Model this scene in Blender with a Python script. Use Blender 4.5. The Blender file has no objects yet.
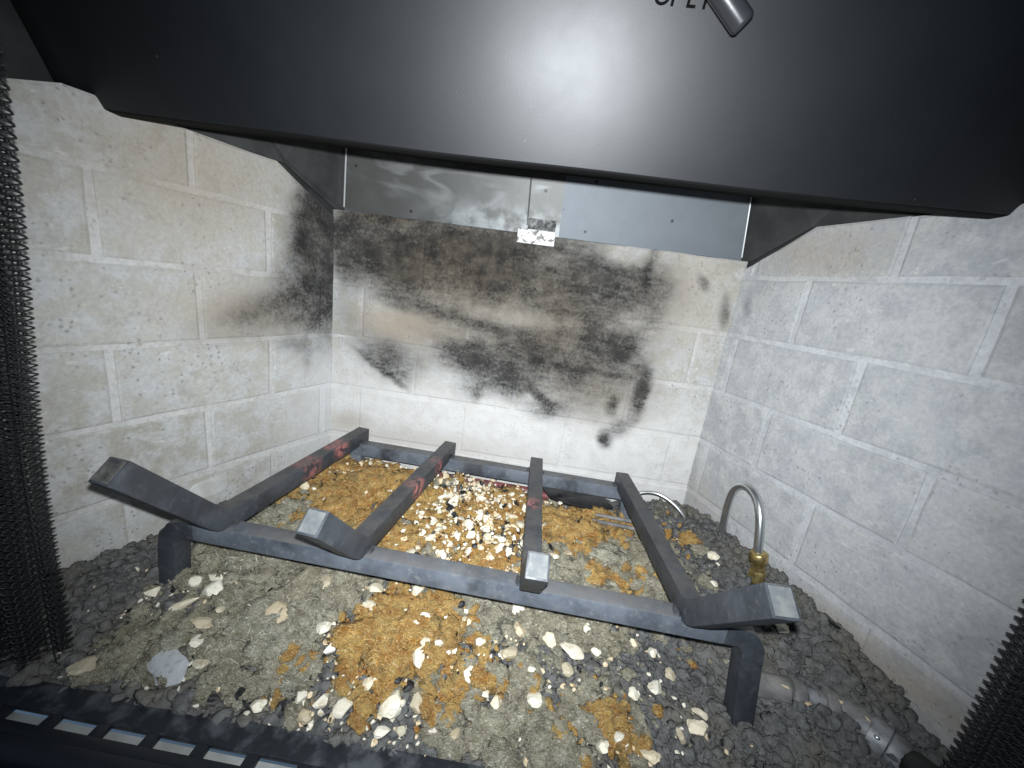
import bpy, bmesh, math, random
import numpy as np
from mathutils import Vector, Matrix, noise as mnoise

# ------------------------------------------------------------------ camera, light, exposure
scene = bpy.context.scene
COL = scene.collection
CAM_R = Matrix(((0.98833104, -0.14477960, 0.04733517),
                (0.08011827, 0.22980755, -0.96993276),
                (0.12954850, 0.96240706, 0.23872542)))
CAM_C = Vector((0.3132, -0.5703, 0.2634))
cd = bpy.data.cameras.new('camera')
cam = bpy.data.objects.new('camera', cd)
COL.objects.link(cam)
cam.matrix_world = Matrix.Translation(CAM_C) @ CAM_R.to_4x4()
cd.sensor_width = 36.0
cd.lens = 384.3 / 1024 * 36.0
cd.clip_start = 0.005
cd.clip_end = 50
scene.camera = cam

world = bpy.data.worlds.new('World')
scene.world = world
world.use_nodes = True
bg = world.node_tree.nodes['Background']
bg.inputs[0].default_value = (0.42, 0.68, 1.0, 1)
bg.inputs[1].default_value = 0.14

# the phone's flash: a small lamp just above the lens
fl = bpy.data.lights.new('phone_flash', 'SPOT')
fl.energy = 24
fl.color = (0.945, 1.0, 1.05)
fl.spot_size = math.radians(134)
fl.spot_blend = 1.0
fl.shadow_soft_size = 0.004
flo = bpy.data.objects.new('phone_flash', fl)
COL.objects.link(flo)
flo.matrix_world = Matrix.Translation(CAM_C + CAM_R @ Vector((0.004, 0.017, 0.0))) @ CAM_R.to_4x4() @ Matrix.Rotation(math.radians(2), 4, 'X')

scene.render.engine = 'CYCLES'
scene.cycles.max_bounces = 4
scene.cycles.diffuse_bounces = 3
scene.cycles.glossy_bounces = 2
scene.cycles.caustics_reflective = False
scene.cycles.caustics_refractive = False
vs = scene.view_settings
vs.view_transform = 'Standard'
vs.look = 'None'
vs.exposure = 0.0
vs.gamma = 1.0
vs.use_curve_mapping = False

random.seed(7)
rng = np.random.default_rng(7)
W = 0.58                       # width of the back wall
SL, SR = 0.370, 0.348          # splay of the two side walls (rad)

# positions in metres (x, y, width, depth) and stain shapes (u, v, ru, rv, angle, softness, strength)
CHIPS = [(0.028, -0.298, 0.0241, 0.013), (0.058, -0.312, 0.0213, 0.016), (0.068, -0.325, 0.0137, 0.0137), (0.08, -0.336, 0.0149, 0.0149), (-0.013, -0.348, 0.0278, 0.018), (0.056, -0.341, 0.0411, 0.0247), (0.033, -0.265, 0.0201, 0.0161), (0.039, -0.279, 0.0194, 0.0194), (0.055, -0.27, 0.0139, 0.0079), (0.036, -0.242, 0.0192, 0.0149), (0.017, -0.273, 0.0119, 0.0119), (-0.012, -0.289, 0.0153, 0.0115), (0.085, -0.312, 0.0088, 0.0088), (0.062, -0.298, 0.0092, 0.0092), (0.135, -0.249, 0.0165, 0.0186), (0.161, -0.298, 0.0163, 0.0145), (0.174, -0.311, 0.0123, 0.0123), (0.188, -0.25, 0.0143, 0.0184), (0.19, -0.269, 0.0137, 0.0137), (0.216, -0.329, 0.0117, 0.0117), (0.167, -0.339, 0.0115, 0.0115), (0.185, -0.342, 0.0129, 0.0162), (0.205, -0.346, 0.0143, 0.0159), (0.177, -0.352, 0.011, 0.011), (0.137, -0.351, 0.0143, 0.0095), (0.089, -0.29, 0.0075, 0.0075), (0.239, -0.339, 0.0177, 0.0209), (0.116, -0.292, 0.0279, 0.0242), (0.286, -0.267, 0.0097, 0.0116), (0.334, -0.243, 0.0184, 0.0143), (0.338, -0.267, 0.0154, 0.0135), (0.387, -0.276, 0.0244, 0.0187), (0.383, -0.292, 0.0108, 0.0108), (0.366, -0.272, 0.0152, 0.0114), (0.33, -0.293, 0.0198, 0.0108), (0.299, -0.311, 0.0121, 0.0172), (0.323, -0.323, 0.01, 0.01), (0.355, -0.318, 0.0151, 0.0151), (0.469, -0.254, 0.0079, 0.0118), (0.464, -0.286, 0.0128, 0.0164), (0.451, -0.253, 0.0099, 0.0099), (0.506, -0.227, 0.0084, 0.0084), (0.411, -0.271, 0.0095, 0.0095), (0.403, -0.254, 0.0099, 0.0099), (0.443, -0.295, 0.0107, 0.0107), (0.499, -0.301, 0.0139, 0.0122), (0.492, -0.314, 0.0168, 0.0151), (0.477, -0.32, 0.0099, 0.0115), (0.449, -0.335, 0.0159, 0.0127), (0.428, -0.329, 0.0129, 0.0129), (0.41, -0.337, 0.0111, 0.0111), (0.261, -0.333, 0.0131, 0.0148), (0.244, -0.341, 0.0176, 0.0144), (0.246, -0.271, 0.0135, 0.0116), (0.25, -0.307, 0.0088, 0.021), (0.252, -0.295, 0.0091, 0.0127), (0.266, -0.293, 0.0073, 0.0127), (0.253, -0.351, 0.0078, 0.0093), (0.295, -0.344, 0.0079, 0.0095), (0.24, -0.356, 0.0138, 0.0061), (0.231, -0.247, 0.0143, 0.0123), (0.215, -0.237, 0.0168, 0.0126), (0.564, -0.143, 0.0147, 0.0135), (0.301, -0.287, 0.011, 0.011), (0.312, -0.32, 0.0084, 0.0084), (0.483, -0.27, 0.0114, 0.0114), (0.603, -0.225, 0.0144, 0.0123), (0.552, -0.18, 0.0091, 0.0091), (0.262, -0.157, 0.0173, 0.0148), (0.288, -0.174, 0.0119, 0.0119), (0.384, -0.176, 0.0141, 0.0141), (0.369, -0.182, 0.0116, 0.0116), (0.225, -0.19, 0.0139, 0.0139), (0.242, -0.206, 0.0134, 0.0134), (0.21, -0.213, 0.0154, 0.011), (0.305, -0.17, 0.0143, 0.0143), (0.327, -0.137, 0.0128, 0.0128), (0.236, -0.111, 0.0135, 0.0135), (0.262, -0.055, 0.0149, 0.0149), (0.033, -0.122, 0.0122, 0.0122), (0.069, -0.084, 0.013, 0.013), (0.117, -0.016, 0.0145, 0.0145), (0.188, -0.064, 0.0118, 0.0118), (0.581, -0.197, 0.0088, 0.0088)]
ORANGE = [(0.208, -0.263, 0.0218, 0.0218), (0.198, -0.294, 0.0274, 0.0365), (0.222, -0.308, 0.0264, 0.0308), (0.235, -0.281, 0.0283, 0.0283), (0.256, -0.254, 0.0201, 0.0201), (0.141, -0.318, 0.0139, 0.0156), (0.275, -0.267, 0.0243, 0.0146), (0.279, -0.318, 0.017, 0.017), (0.429, -0.32, 0.0183, 0.02), (0.382, -0.33, 0.0129, 0.0162), (0.418, -0.309, 0.0103, 0.0103), (0.316, -0.308, 0.0173, 0.0208), (0.005, -0.089, 0.0362, 0.0362), (0.0, -0.136, 0.0239, 0.0133), (-0.038, -0.047, 0.0468, 0.0468), (0.068, -0.122, 0.0337, 0.0337), (0.1, -0.143, 0.0388, 0.0388), (0.107, -0.087, 0.0498, 0.0356), (0.151, -0.086, 0.0426, 0.0426), (0.166, -0.176, 0.0239, 0.0239), (0.189, -0.115, 0.0404, 0.0404), (0.193, -0.197, 0.0286, 0.0286), (0.308, -0.077, 0.0356, 0.0257), (0.271, -0.113, 0.0268, 0.0161), (0.319, -0.122, 0.0236, 0.0157), (0.379, -0.114, 0.0398, 0.0332), (0.404, -0.138, 0.0379, 0.0379), (0.446, -0.189, 0.0227, 0.0159), (0.488, -0.178, 0.0139, 0.0139), (0.47, -0.131, 0.0256, 0.0256), (0.411, -0.19, 0.0227, 0.0227), (-0.002, -0.026, 0.0402, 0.0402), (0.068, -0.068, 0.037, 0.037), (0.227, -0.152, 0.0312, 0.0187), (0.253, -0.182, 0.0235, 0.0235), (0.297, -0.196, 0.0226, 0.0226), (0.438, -0.079, 0.0282, 0.0282), (0.075, -0.169, 0.0246, 0.0246), (0.135, -0.175, 0.0218, 0.0218), (0.552, -0.104, 0.0159, 0.0159), (0.352, -0.11, 0.0188, 0.0188)]
OLIVE = [(0.006, -0.24, 0.0322, 0.0214), (0.039, -0.231, 0.0436, 0.0273), (0.07, -0.227, 0.0383, 0.0219), (0.097, -0.293, 0.0372, 0.0325), (0.089, -0.32, 0.0303, 0.026), (0.125, -0.306, 0.0358, 0.0269), (0.134, -0.276, 0.029, 0.0241), (0.151, -0.26, 0.0251, 0.0251), (0.055, -0.266, 0.025, 0.025), (0.043, -0.319, 0.0219, 0.0175), (0.019, -0.324, 0.0192, 0.0192), (0.112, -0.256, 0.0305, 0.0305), (0.342, -0.309, 0.0345, 0.0215), (0.329, -0.327, 0.0371, 0.0247), (0.362, -0.337, 0.0319, 0.0199), (0.395, -0.318, 0.0251, 0.0251), (0.307, -0.341, 0.0199, 0.0199), (0.415, -0.292, 0.018, 0.018), (0.31, -0.275, 0.0189, 0.0189), (0.358, -0.251, 0.03, 0.015), (0.387, -0.248, 0.025, 0.015), (0.035, -0.157, 0.0381, 0.0229), (0.015, -0.174, 0.0308, 0.0172), (0.426, -0.162, 0.0481, 0.024), (0.478, -0.148, 0.0493, 0.0247), (0.491, -0.19, 0.0225, 0.0135), (0.388, -0.202, 0.0333, 0.0133), (0.361, -0.226, 0.0211, 0.0106), (0.123, -0.22, 0.0265, 0.0265), (0.156, -0.229, 0.0216, 0.0216), (0.428, -0.251, 0.0198, 0.0198), (0.288, -0.331, 0.0247, 0.0247), (0.258, -0.321, 0.0169, 0.0169), (0.446, -0.317, 0.0201, 0.0201), (0.378, -0.35, 0.0305, 0.0305), (0.332, -0.35, 0.0308, 0.0308), (0.156, -0.325, 0.0204, 0.0204), (0.124, -0.336, 0.0166, 0.0166), (0.193, -0.328, 0.0201, 0.0201), (0.004, -0.332, 0.0137, 0.0137), (0.236, -0.223, 0.0259, 0.0259), (0.283, -0.236, 0.023, 0.023), (0.316, -0.241, 0.0227, 0.0227)]
BLACK = [(0.183, -0.302, 0.0269, 0.0215), (0.198, -0.293, 0.0128, 0.0128), (0.127, -0.346, 0.0161, 0.0097), (0.153, -0.342, 0.0147, 0.013), (0.237, -0.318, 0.0137, 0.0102), (0.249, -0.323, 0.0101, 0.0101), (0.1, -0.353, 0.0063, 0.0111), (0.117, -0.344, 0.0097, 0.0097), (0.198, -0.251, 0.0102, 0.0102), (0.133, -0.274, 0.0097, 0.0097), (0.294, -0.082, 0.017, 0.0198), (0.27, -0.178, 0.0165, 0.0165), (0.209, -0.088, 0.0169, 0.0169), (0.135, -0.2, 0.0138, 0.0138), (0.6535, -0.222, 0.018, 0.012)]
SOOT_B = [(0.115, 0.305, 0.125, 0.06, 0, 0.35, 0.45), (0.3, 0.245, 0.185, 0.095, 0, 0.35, 0.42), (0.3, 0.16, 0.13, 0.05, 0, 0.6, 0.35), (0.1062, 0.2971, 0.1156, 0.0634, -0.5, 0.35, 0.825), (0.0243, 0.294, 0.0255, 0.0524, 6.9, 0.5, 0.88), (0.2515, 0.304, 0.0752, 0.0589, -0.5, 0.4, 0.99), (0.3915, 0.2777, 0.0773, 0.0596, -0.4, 0.35, 0.825), (0.4158, 0.2094, 0.0457, 0.0376, 3.0, 0.2, 1), (0.3488, 0.251, 0.0212, 0.0692, 4.6, 0.4, 0.935), (0.1648, 0.2161, 0.1025, 0.0143, -9.0, 0.6, 0.99), (0.2621, 0.1603, 0.0956, 0.0363, 0.2, 0.5, 0.825), (0.2234, 0.164, 0.0482, 0.0212, 3.2, 0.5, 0.99), (0.2895, 0.1379, 0.0258, 0.0367, 8.4, 0.5, 1), (0.3219, 0.1158, 0.0395, 0.0083, -32.5, 0.4, 1), (0.2668, 0.1839, 0.0286, 0.0096, -47.4, 0.5, 1), (0.3408, 0.0929, 0.0325, 0.0154, -1.6, 0.7, 0.66), (0.0928, 0.1374, 0.0489, 0.0296, -17.3, 0.5, 0.605), (0.0828, 0.1152, 0.0358, 0.0045, -31.4, 0.9, 0.88), (0.2347, 0.1025, 0.0099, 0.0156, -22.5, 0.5, 0.5), (0.252, 0.1164, 0.0492, 0.0167, 18.7, 0.7, 0.495), (0.4401, 0.1132, 0.0095, 0.0145, -1.7, 0.6, 0.95), (0.4789, 0.1303, 0.0126, 0.0364, -3.8, 0.4, 0.88), (0.4387, 0.0557, 0.0095, 0.0145, 9.3, 0.6, 0.95), (0.456, 0.0784, 0.0223, 0.0138, 41.5, 0.5, 0.55), (0.4701, 0.1723, 0.0183, 0.0128, 8.4, 0.5, 0.55), (0.4021, 0.139, 0.0787, 0.0499, 0.3, 0.6, 0.44), (0.3834, 0.1595, 0.0565, 0.004, -0.8, 0.9, 0.88), (0.3042, 0.1862, 0.0706, 0.0402, 0.0, 0.6, 0.605), (0.5294, 0.3052, 0.0068, 0.0135, 39.1, 0.5, 0.55), (0.5671, 0.2704, 0.0057, 0.0178, 7.7, 0.9, 0.55), (0.2973, 0.3339, 0.0443, 0.0197, -0.7, 0.5, 0.99), (0.0333, 0.2014, 0.0232, 0.0402, 7.7, 0.8, 0.33), (0.4533, 0.3063, 0.0045, 0.0356, -4.4, 0.9, 0.99), (0.455, 0.25, 0.03, 0.052, 0, 0.4, 0.4), (0.44, 0.29, 0.06, 0.045, 0, 0.5, 0.45), (0.2, 0.3, 0.2, 0.05, 0, 0.5, 0.35), (0.4, 0.205, 0.07, 0.045, 0, 0.6, 0.5), (0.088, 0.122, 0.034, 0.01, -30, 0.8, 0.45), (0.45, 0.3, 0.008, 0.05, -4, 0.8, 0.5)]
BROWN_B = [(0.1055, 0.1886, 0.0839, 0.0277, 0.0, 0.5, 0.6), (0.1809, 0.2856, 0.0867, 0.0496, -0.4, 0.5, 0.5), (0.3423, 0.2285, 0.036, 0.059, 7.8, 0.6, 0.4), (0.5143, 0.2938, 0.0603, 0.0629, 7.4, 0.8, 0.35), (0.4195, 0.1259, 0.0744, 0.0395, 0.3, 0.7, 0.4), (0.0672, 0.3359, 0.0435, 0.0094, 1.2, 0.5, 0.7), (0.1497, 0.0085, 0.1457, 0.0176, 0.9, 0.8, 0.25), (0.0323, 0.0243, 0.0303, 0.0138, 9.0, 0.6, 0.4), (0.17, 0.29, 0.15, 0.06, 0, 0.5, 0.5), (0.3, 0.23, 0.2, 0.08, 0, 0.5, 0.35)]
CLEAN_B = [(0.2768, 0.2225, 0.0659, 0.0131, -0.1, 0.6, 0.7), (0.4161, 0.3325, 0.0382, 0.0158, -0.7, 0.5, 0.8), (0.2131, 0.1884, 0.0451, 0.0121, 0.0, 0.6, 0.4), (0.4413, 0.242, 0.0301, 0.0175, 28.4, 0.5, 0.4), (0.0423, 0.2101, 0.0218, 0.0331, 7.6, 0.5, 0.5)]
SOOT_L = [(0.0225, 0.297, 0.046, 0.072, 0, 0.22, 1.0), (0.03, 0.212, 0.05, 0.036, 0, 0.7, 0.75), (0.1215, 0.1859, 0.0456, 0.0201, 165.2, 0.9, 0.4), (0.0601, 0.1474, 0.032, 0.0115, -175.8, 0.6, 0.3), (0.0445, 0.127, 0.0082, 0.018, -174.1, 0.5, 0.3), (0.03, 0.25, 0.03, 0.05, 0, 0.4, 0.3), (0.02, 0.25, 0.055, 0.105, 0, 0.5, 0.7), (0.06, 0.21, 0.06, 0.04, 0, 0.8, 0.3)]
BROWN_L = [(0.1271, 0.1958, 0.0657, 0.0308, 179.5, 0.9, 0.5), (0.1274, 0.3421, 0.0731, 0.0448, 173.6, 0.9, 0.3), (0.1937, 0.3233, 0.0579, 0.0574, 164.2, 0.9, 0.4)]
HEIGHT_POINTS = [(-.11,-.31,-.06),(-.1,-.27,-.058),(-.08,-.22,-.062),(-.03,-.08,-.055),(0,0,-.05),(.15,0,-.047),(.3,0,-.047),(.45,0,-.045),(.58,-.01,-.028),(.6,-.056,-.022),(.63,-.13,-.022),(.647,-.18,-.022),(.66,-.217,-.027),(.675,-.26,-.035),(.69,-.30,-.053),(.69,-.35,-.075),(.3,-.16,-.033),(.1,-.17,-.042),(.46,-.15,-.038),(-.1,-.36,-.08),(0,-.36,-.086),(.15,-.365,-.088),(.3,-.365,-.088),(.45,-.365,-.085),(.6,-.36,-.08),(.3,-.27,-.058),(.05,-.27,-.062),(.52,-.28,-.078),(.15,-.27,-.06),(.6,-.25,-.045),(.06,-.06,-.028),(.12,-.08,-.024),(.2,-.08,-.022),(.06,-.13,-.036),(.3,-.1,-.026),(.4,-.12,-.03),(.2,-.16,-.032),(.02,-.18,-.05)]

# ------------------------------------------------------------------ helpers
def tag(o, label=None, cat=None, group=None, kind=None):
    if label: o['label'] = label
    if cat: o['category'] = cat
    if group: o['group'] = group
    if kind: o['kind'] = kind
    return o

def link(o, parent=None):
    COL.objects.link(o)
    if parent: o.parent = parent
    return o

def empty(name, loc=(0, 0, 0)):
    o = bpy.data.objects.new(name, None)
    o.empty_display_size = 0.02
    o.location = loc
    return link(o)

def mesh_obj(name, verts, faces, mat, parent=None, smooth=False, loc=None):
    """loc: origin of the object; verts are given in the parent's space"""
    me = bpy.data.meshes.new(name)
    if loc is not None:
        l = Vector(loc)
        verts = [Vector(v) - l for v in verts]
    me.from_pydata([tuple(v) for v in verts], [], faces)
    me.materials.append(mat)
    if smooth:
        me.polygons.foreach_set('use_smooth', [True] * len(me.polygons))
    o = bpy.data.objects.new(name, me)
    if loc is not None: o.location = loc
    return link(o, parent)

def fix_normals(o):
    bm = bmesh.new(); bm.from_mesh(o.data)
    bmesh.ops.recalc_face_normals(bm, faces=bm.faces)
    bm.to_mesh(o.data); bm.free()
    return o

def bevel(o, w, seg=2, smooth=True):
    bm = bmesh.new(); bm.from_mesh(o.data)
    bmesh.ops.recalc_face_normals(bm, faces=bm.faces)
    es = [e for e in bm.edges if len(e.link_faces) == 2 and e.calc_face_angle(0) > 0.6]
    bmesh.ops.bevel(bm, geom=es, offset=w, segments=seg, profile=0.6, affect='EDGES', clamp_overlap=True)
    bm.to_mesh(o.data); bm.free()
    if smooth:
        o.data.polygons.foreach_set('use_smooth', [True] * len(o.data.polygons))
        o.data.set_sharp_from_angle(angle=math.radians(38))
    return o

def box(name, lo, hi, mat, parent=None, bev=0.0):
    x0, y0, z0 = lo; x1, y1, z1 = hi
    v = [(x0, y0, z0), (x1, y0, z0), (x1, y1, z0), (x0, y1, z0), (x0, y0, z1), (x1, y0, z1), (x1, y1, z1), (x0, y1, z1)]
    f = [(0, 3, 2, 1), (4, 5, 6, 7), (0, 1, 5, 4), (1, 2, 6, 5), (2, 3, 7, 6), (3, 0, 4, 7)]
    o = mesh_obj(name, v, f, mat, parent)
    if bev: bevel(o, bev)
    return o

def smooth_path(pts, n=8):
    """Catmull-Rom through points"""
    P = [Vector(p) for p in pts]
    P = [2 * P[0] - P[1]] + P + [2 * P[-1] - P[-2]]
    out = []
    for i in range(1, len(P) - 2):
        for k in range(n):
            t = k / n
            a, b, c, d = P[i - 1], P[i], P[i + 1], P[i + 2]
            out.append(0.5 * ((2 * b) + (-a + c) * t + (2 * a - 5 * b + 4 * c - d) * t * t + (-a + 3 * b - 3 * c + d) * t ** 3))
    out.append(P[-2])
    return out

def tube(name, pts, rad, mat, parent=None, sides=12, caps=True):
    """rad: number or list per point"""
    P = [Vector(p) for p in pts]
    V, F = [], []
    up = None
    for i, p in enumerate(P):
        d = (P[min(i + 1, len(P) - 1)] - P[max(i - 1, 0)]).normalized()
        if up is None:
            up = d.orthogonal().normalized()
        up = (up - d * up.dot(d)).normalized()
        q = d.cross(up)
        r = rad[i] if isinstance(rad, (list, tuple)) else rad
        for k in range(sides):
            a = 2 * math.pi * k / sides
            V.append(p + up * (r * math.cos(a)) + q * (r * math.sin(a)))
    for i in range(len(P) - 1):
        for k in range(sides):
            F.append((i * sides + k, i * sides + (k + 1) % sides, (i + 1) * sides + (k + 1) % sides, (i + 1) * sides + k))
    if caps:
        F.append(tuple(range(sides))[::-1])
        F.append(tuple((len(P) - 1) * sides + k for k in range(sides)))
    o = mesh_obj(name, V, F, mat, parent, smooth=True)
    fix_normals(o)
    o.data.set_sharp_from_angle(angle=math.radians(50))
    return o

def square_bar(name, pts, w, hgt, side, mat, parent=None, bev=0.0014, end_mat=None):
    """sweep a rectangular section; side = fixed sideways vector, section height is perpendicular to path and side"""
    P = [Vector(p) for p in pts]
    V, F = [], []
    for i, p in enumerate(P):
        a = (P[i] - P[i - 1]).normalized() if i else (P[1] - P[0]).normalized()
        b = (P[i + 1] - P[i]).normalized() if i < len(P) - 1 else a
        d = (a + b).normalized()
        s = Vector(side); s = (s - d * s.dot(d)).normalized()
        n = s.cross(d)
        k = 1 / max(0.5, math.sqrt((1 + a.dot(b)) / 2))
        for (u, v) in ((-1, -1), (1, -1), (1, 1), (-1, 1)):
            V.append(p + s * (u * w / 2) + n * (v * hgt / 2 * k))
    for i in range(len(P) - 1):
        for k in range(4):
            F.append((i * 4 + k, i * 4 + (k + 1) % 4, (i + 1) * 4 + (k + 1) % 4, (i + 1) * 4 + k))
    F.append((0, 1, 2, 3)); F.append(tuple((len(P) - 1) * 4 + k for k in range(4)))
    o = mesh_obj(name, V, F, mat, parent)
    bevel(o, bev, 2)
    return o

# ------------------------------------------------------------------ node materials
class NT:
    def __init__(s, name):
        s.m = bpy.data.materials.new(name); s.m.use_nodes = True
        s.t = s.m.node_tree; s.n = s.t.nodes; s.l = s.t.links
        s.b = s.n['Principled BSDF']
    def node(s, typ, ins=None, **kw):
        nd = s.n.new(typ)
        for k, v in kw.items(): setattr(nd, k, v)
        for k, v in (ins or {}).items():
            if isinstance(v, bpy.types.NodeSocket): s.l.new(v, nd.inputs[k])
            else: nd.inputs[k].default_value = v
        return nd
    def math(s, op, a, b=0.0, c=0.0, clamp=False):
        return s.node('ShaderNodeMath', {0: a, 1: b, 2: c}, operation=op, use_clamp=clamp).outputs[0]
    def noise(s, vec, scale, detail=3.0, rough=0.55, out=0, dist=0.0):
        return s.node('ShaderNodeTexNoise', {'Vector': vec, 'Scale': scale, 'Detail': detail, 'Roughness': rough, 'Distortion': dist}).outputs[out]
    def maprange(s, v, a, b, c=0.0, d=1.0, typ='SMOOTHSTEP'):
        return s.node('ShaderNodeMapRange', {'Value': v, 'From Min': a, 'From Max': b, 'To Min': c, 'To Max': d}, interpolation_type=typ).outputs['Result']
    def mix(s, f, a, b, blend='MIX'):
        nd = s.n.new('ShaderNodeMix'); nd.data_type = 'RGBA'; nd.blend_type = blend
        for i, v in ((0, f), (6, a), (7, b)):
            if isinstance(v, bpy.types.NodeSocket): s.l.new(v, nd.inputs[i])
            else: nd.inputs[i].default_value = v if i == 0 else (*v, 1)
        return nd.outputs[2]
    def ramp(s, f, stops):
        nd = s.n.new('ShaderNodeValToRGB'); s.l.new(f, nd.inputs[0])
        el = nd.color_ramp.elements
        while len(el) < len(stops): el.new(0.5)
        for e, (p, c) in zip(el, stops): e.position = p; e.color = (*c, 1)
        return nd.outputs[0]
    def bump(s, h, strength=0.3, dist=0.002):
        nd = s.node('ShaderNodeBump', {'Height': h, 'Strength': strength, 'Distance': dist})
        s.l.new(nd.outputs[0], s.b.inputs['Normal'])
    def set(s, **kw):
        for k, v in kw.items():
            k = k.replace('_', ' ')
            if isinstance(v, bpy.types.NodeSocket): s.l.new(v, s.b.inputs[k])
            else: s.b.inputs[k].default_value = (*v, 1) if isinstance(v, tuple) and len(v) == 3 else v
        return s
    @property
    def pos(s): return s.node('ShaderNodeNewGeometry').outputs['Position']
    @property
    def obj(s): return s.node('ShaderNodeTexCoord').outputs['Object']
    @property
    def rnd(s): return s.node('ShaderNodeObjectInfo').outputs['Random']

def blob_product(t, vec, blobs):
    """product of (1 - strength * blob): stains with a shape of their own"""
    acc = None
    for (cx, cz, rx, rz, ro, soft, st) in blobs:
        mp = t.node('ShaderNodeMapping', {'Vector': vec, 'Location': (cx, cz, 0), 'Rotation': (0, 0, math.radians(ro)), 'Scale': (rx, rz, 1)}, vector_type='TEXTURE').outputs[0]
        ln = t.node('ShaderNodeVectorMath', {0: mp}, operation='LENGTH').outputs['Value']
        v = t.maprange(ln, max(0.0, 1 - 1.7 * soft), 1 + 1.25 * soft, 1 - min(1.0, st * 1.15), 1.0)
        acc = v if acc is None else t.math('MULTIPLY', acc, v)
    return acc

def wall_material(name, wall, is_mortar):
    t = NT(name)
    p = t.pos
    rnd = t.rnd
    sep = t.node('ShaderNodeSeparateXYZ', {0: p})
    # wall coordinates: u along the wall, v up
    if wall == 'back': u = sep.outputs[0]
    else: u = t.math('MULTIPLY', sep.outputs[1], -1 / math.cos(SL if wall == 'left' else SR))
    uv = t.node('ShaderNodeCombineXYZ', {0: u, 1: sep.outputs[2], 2: 0.0}).outputs[0]
    n_big = t.noise(p, 9, 3); n_mid = t.noise(p, 45, 4, 0.6); n_fine = t.noise(p, 260, 3, 0.65)
    if is_mortar:
        c = t.mix(n_mid, (0.45, 0.445, 0.425), (0.53, 0.52, 0.50)) if wall != 'right' else t.mix(n_mid, (0.44, 0.445, 0.45), (0.51, 0.515, 0.52))
        c = t.mix(t.maprange(t.noise(p, 16, 3, 0.6), 0.42, 0.62, 0, 0.85), c, (0.40, 0.39, 0.365) if wall != 'right' else (0.39, 0.395, 0.40))
    else:
        c = t.mix(t.maprange(n_big, 0.35, 0.65), (0.335, 0.32, 0.28), (0.41, 0.395, 0.36)) if wall != 'right' else t.mix(t.maprange(n_big, 0.35, 0.65), (0.325, 0.33, 0.335), (0.40, 0.41, 0.42))
        c = t.mix(t.maprange(rnd, 0, 1, 0.0, 0.6, 'LINEAR'), c, (0.43, 0.415, 0.38) if wall != 'right' else (0.42, 0.42, 0.415))
        c = t.mix(t.maprange(n_mid, 0.40, 0.62), c, (0.43, 0.43, 0.42))
    # chalky smears
    strv = t.node('ShaderNodeMapping', {'Vector': p, 'Scale': (1.0, 1.0, 2.4)}).outputs[0]
    smear = t.maprange(t.noise(strv, 70, 3, 0.7, dist=0.6), 0.60, 0.78)
    c = t.mix(t.math('MULTIPLY', smear, 0.7), c, (0.60, 0.60, 0.58))
    blot = t.maprange(t.noise(p, 26, 5, 0.75), 0.52, 0.66, 0, 0.6)
    c = t.mix(blot, c, (0.31, 0.295, 0.26) if wall != 'right' else (0.315, 0.325, 0.33))
    # pits and dark crumbs
    vor = t.node('ShaderNodeTexVoronoi', {'Vector': p, 'Scale': 150.0}, feature='F1')
    spot = t.math('MULTIPLY', t.maprange(t.math('ADD', vor.outputs['Distance'], t.math('MULTIPLY', t.math('SUBTRACT', n_fine, 0.5), 0.45)), 0.10, 0.24, 1, 0), t.maprange(t.noise(p, 22, 2), 0.44, 0.64))
    c = t.mix(t.math('MULTIPLY', spot, 0.5 if wall != 'right' else 0.3), c, (0.17, 0.16, 0.15))
    fine = t.maprange(n_fine, 0.3, 0.7, 0.88, 1.1, 'LINEAR')
    c = t.mix(1.0, c, t.node('ShaderNodeCombineXYZ', {0: fine, 1: fine, 2: fine}).outputs[0], 'MULTIPLY')
    # pale burnt-clean foot of the back wall
    if wall == 'back':
        white = t.maprange(sep.outputs[2], 0.18, 0.05, 0, 0.85)
        c = t.mix(t.math('MULTIPLY', white, t.maprange(n_mid, 0.2, 0.7, 0.6, 1.0)), c, (0.62, 0.605, 0.58))
    if wall == 'left':
        cl = t.maprange(u, 0.13, 0.0, 0, 1); cl2 = t.maprange(sep.outputs[2], 0.20, 0.08, 0, 0.6)
        c = t.mix(t.math('MULTIPLY', cl, cl2), c, (0.62, 0.62, 0.62))
    # soot
    soot, brown, clean = {'back': (SOOT_B, BROWN_B, CLEAN_B), 'left': (SOOT_L, BROWN_L, None), 'right': (SOOT_R, BROWN_R, None)}[wall]
    w1 = t.node('ShaderNodeVectorMath', {0: t.noise(uv, 34, 3, 0.6, 1), 1: (0.5, 0.5, 0.5)}, operation='SUBTRACT').outputs[0]
    w2 = t.node('ShaderNodeVectorMath', {0: w1, 1: (0.014, 0.012, 0)}, operation='MULTIPLY').outputs[0]
    wv = t.node('ShaderNodeVectorMath', {0: uv, 1: w2}, operation='ADD').outputs[0]
    br = t.math('SUBTRACT', 1.0, blob_product(t, wv, brown))
    c = t.mix(t.math('MULTIPLY', br, t.maprange(n_mid, 0.3, 0.6, 0.6, 1.0)), c, (0.27, 0.205, 0.135))
    if wall in WASH:
        ws = t.math('SUBTRACT', 1.0, blob_product(t, wv, WASH[wall]))
        c = t.mix(t.math('MULTIPLY', ws, t.maprange(t.noise(uv, 60, 4, 0.7), 0.25, 0.75, 0.45, 1.0)), c, (0.17, 0.148, 0.12))
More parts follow.
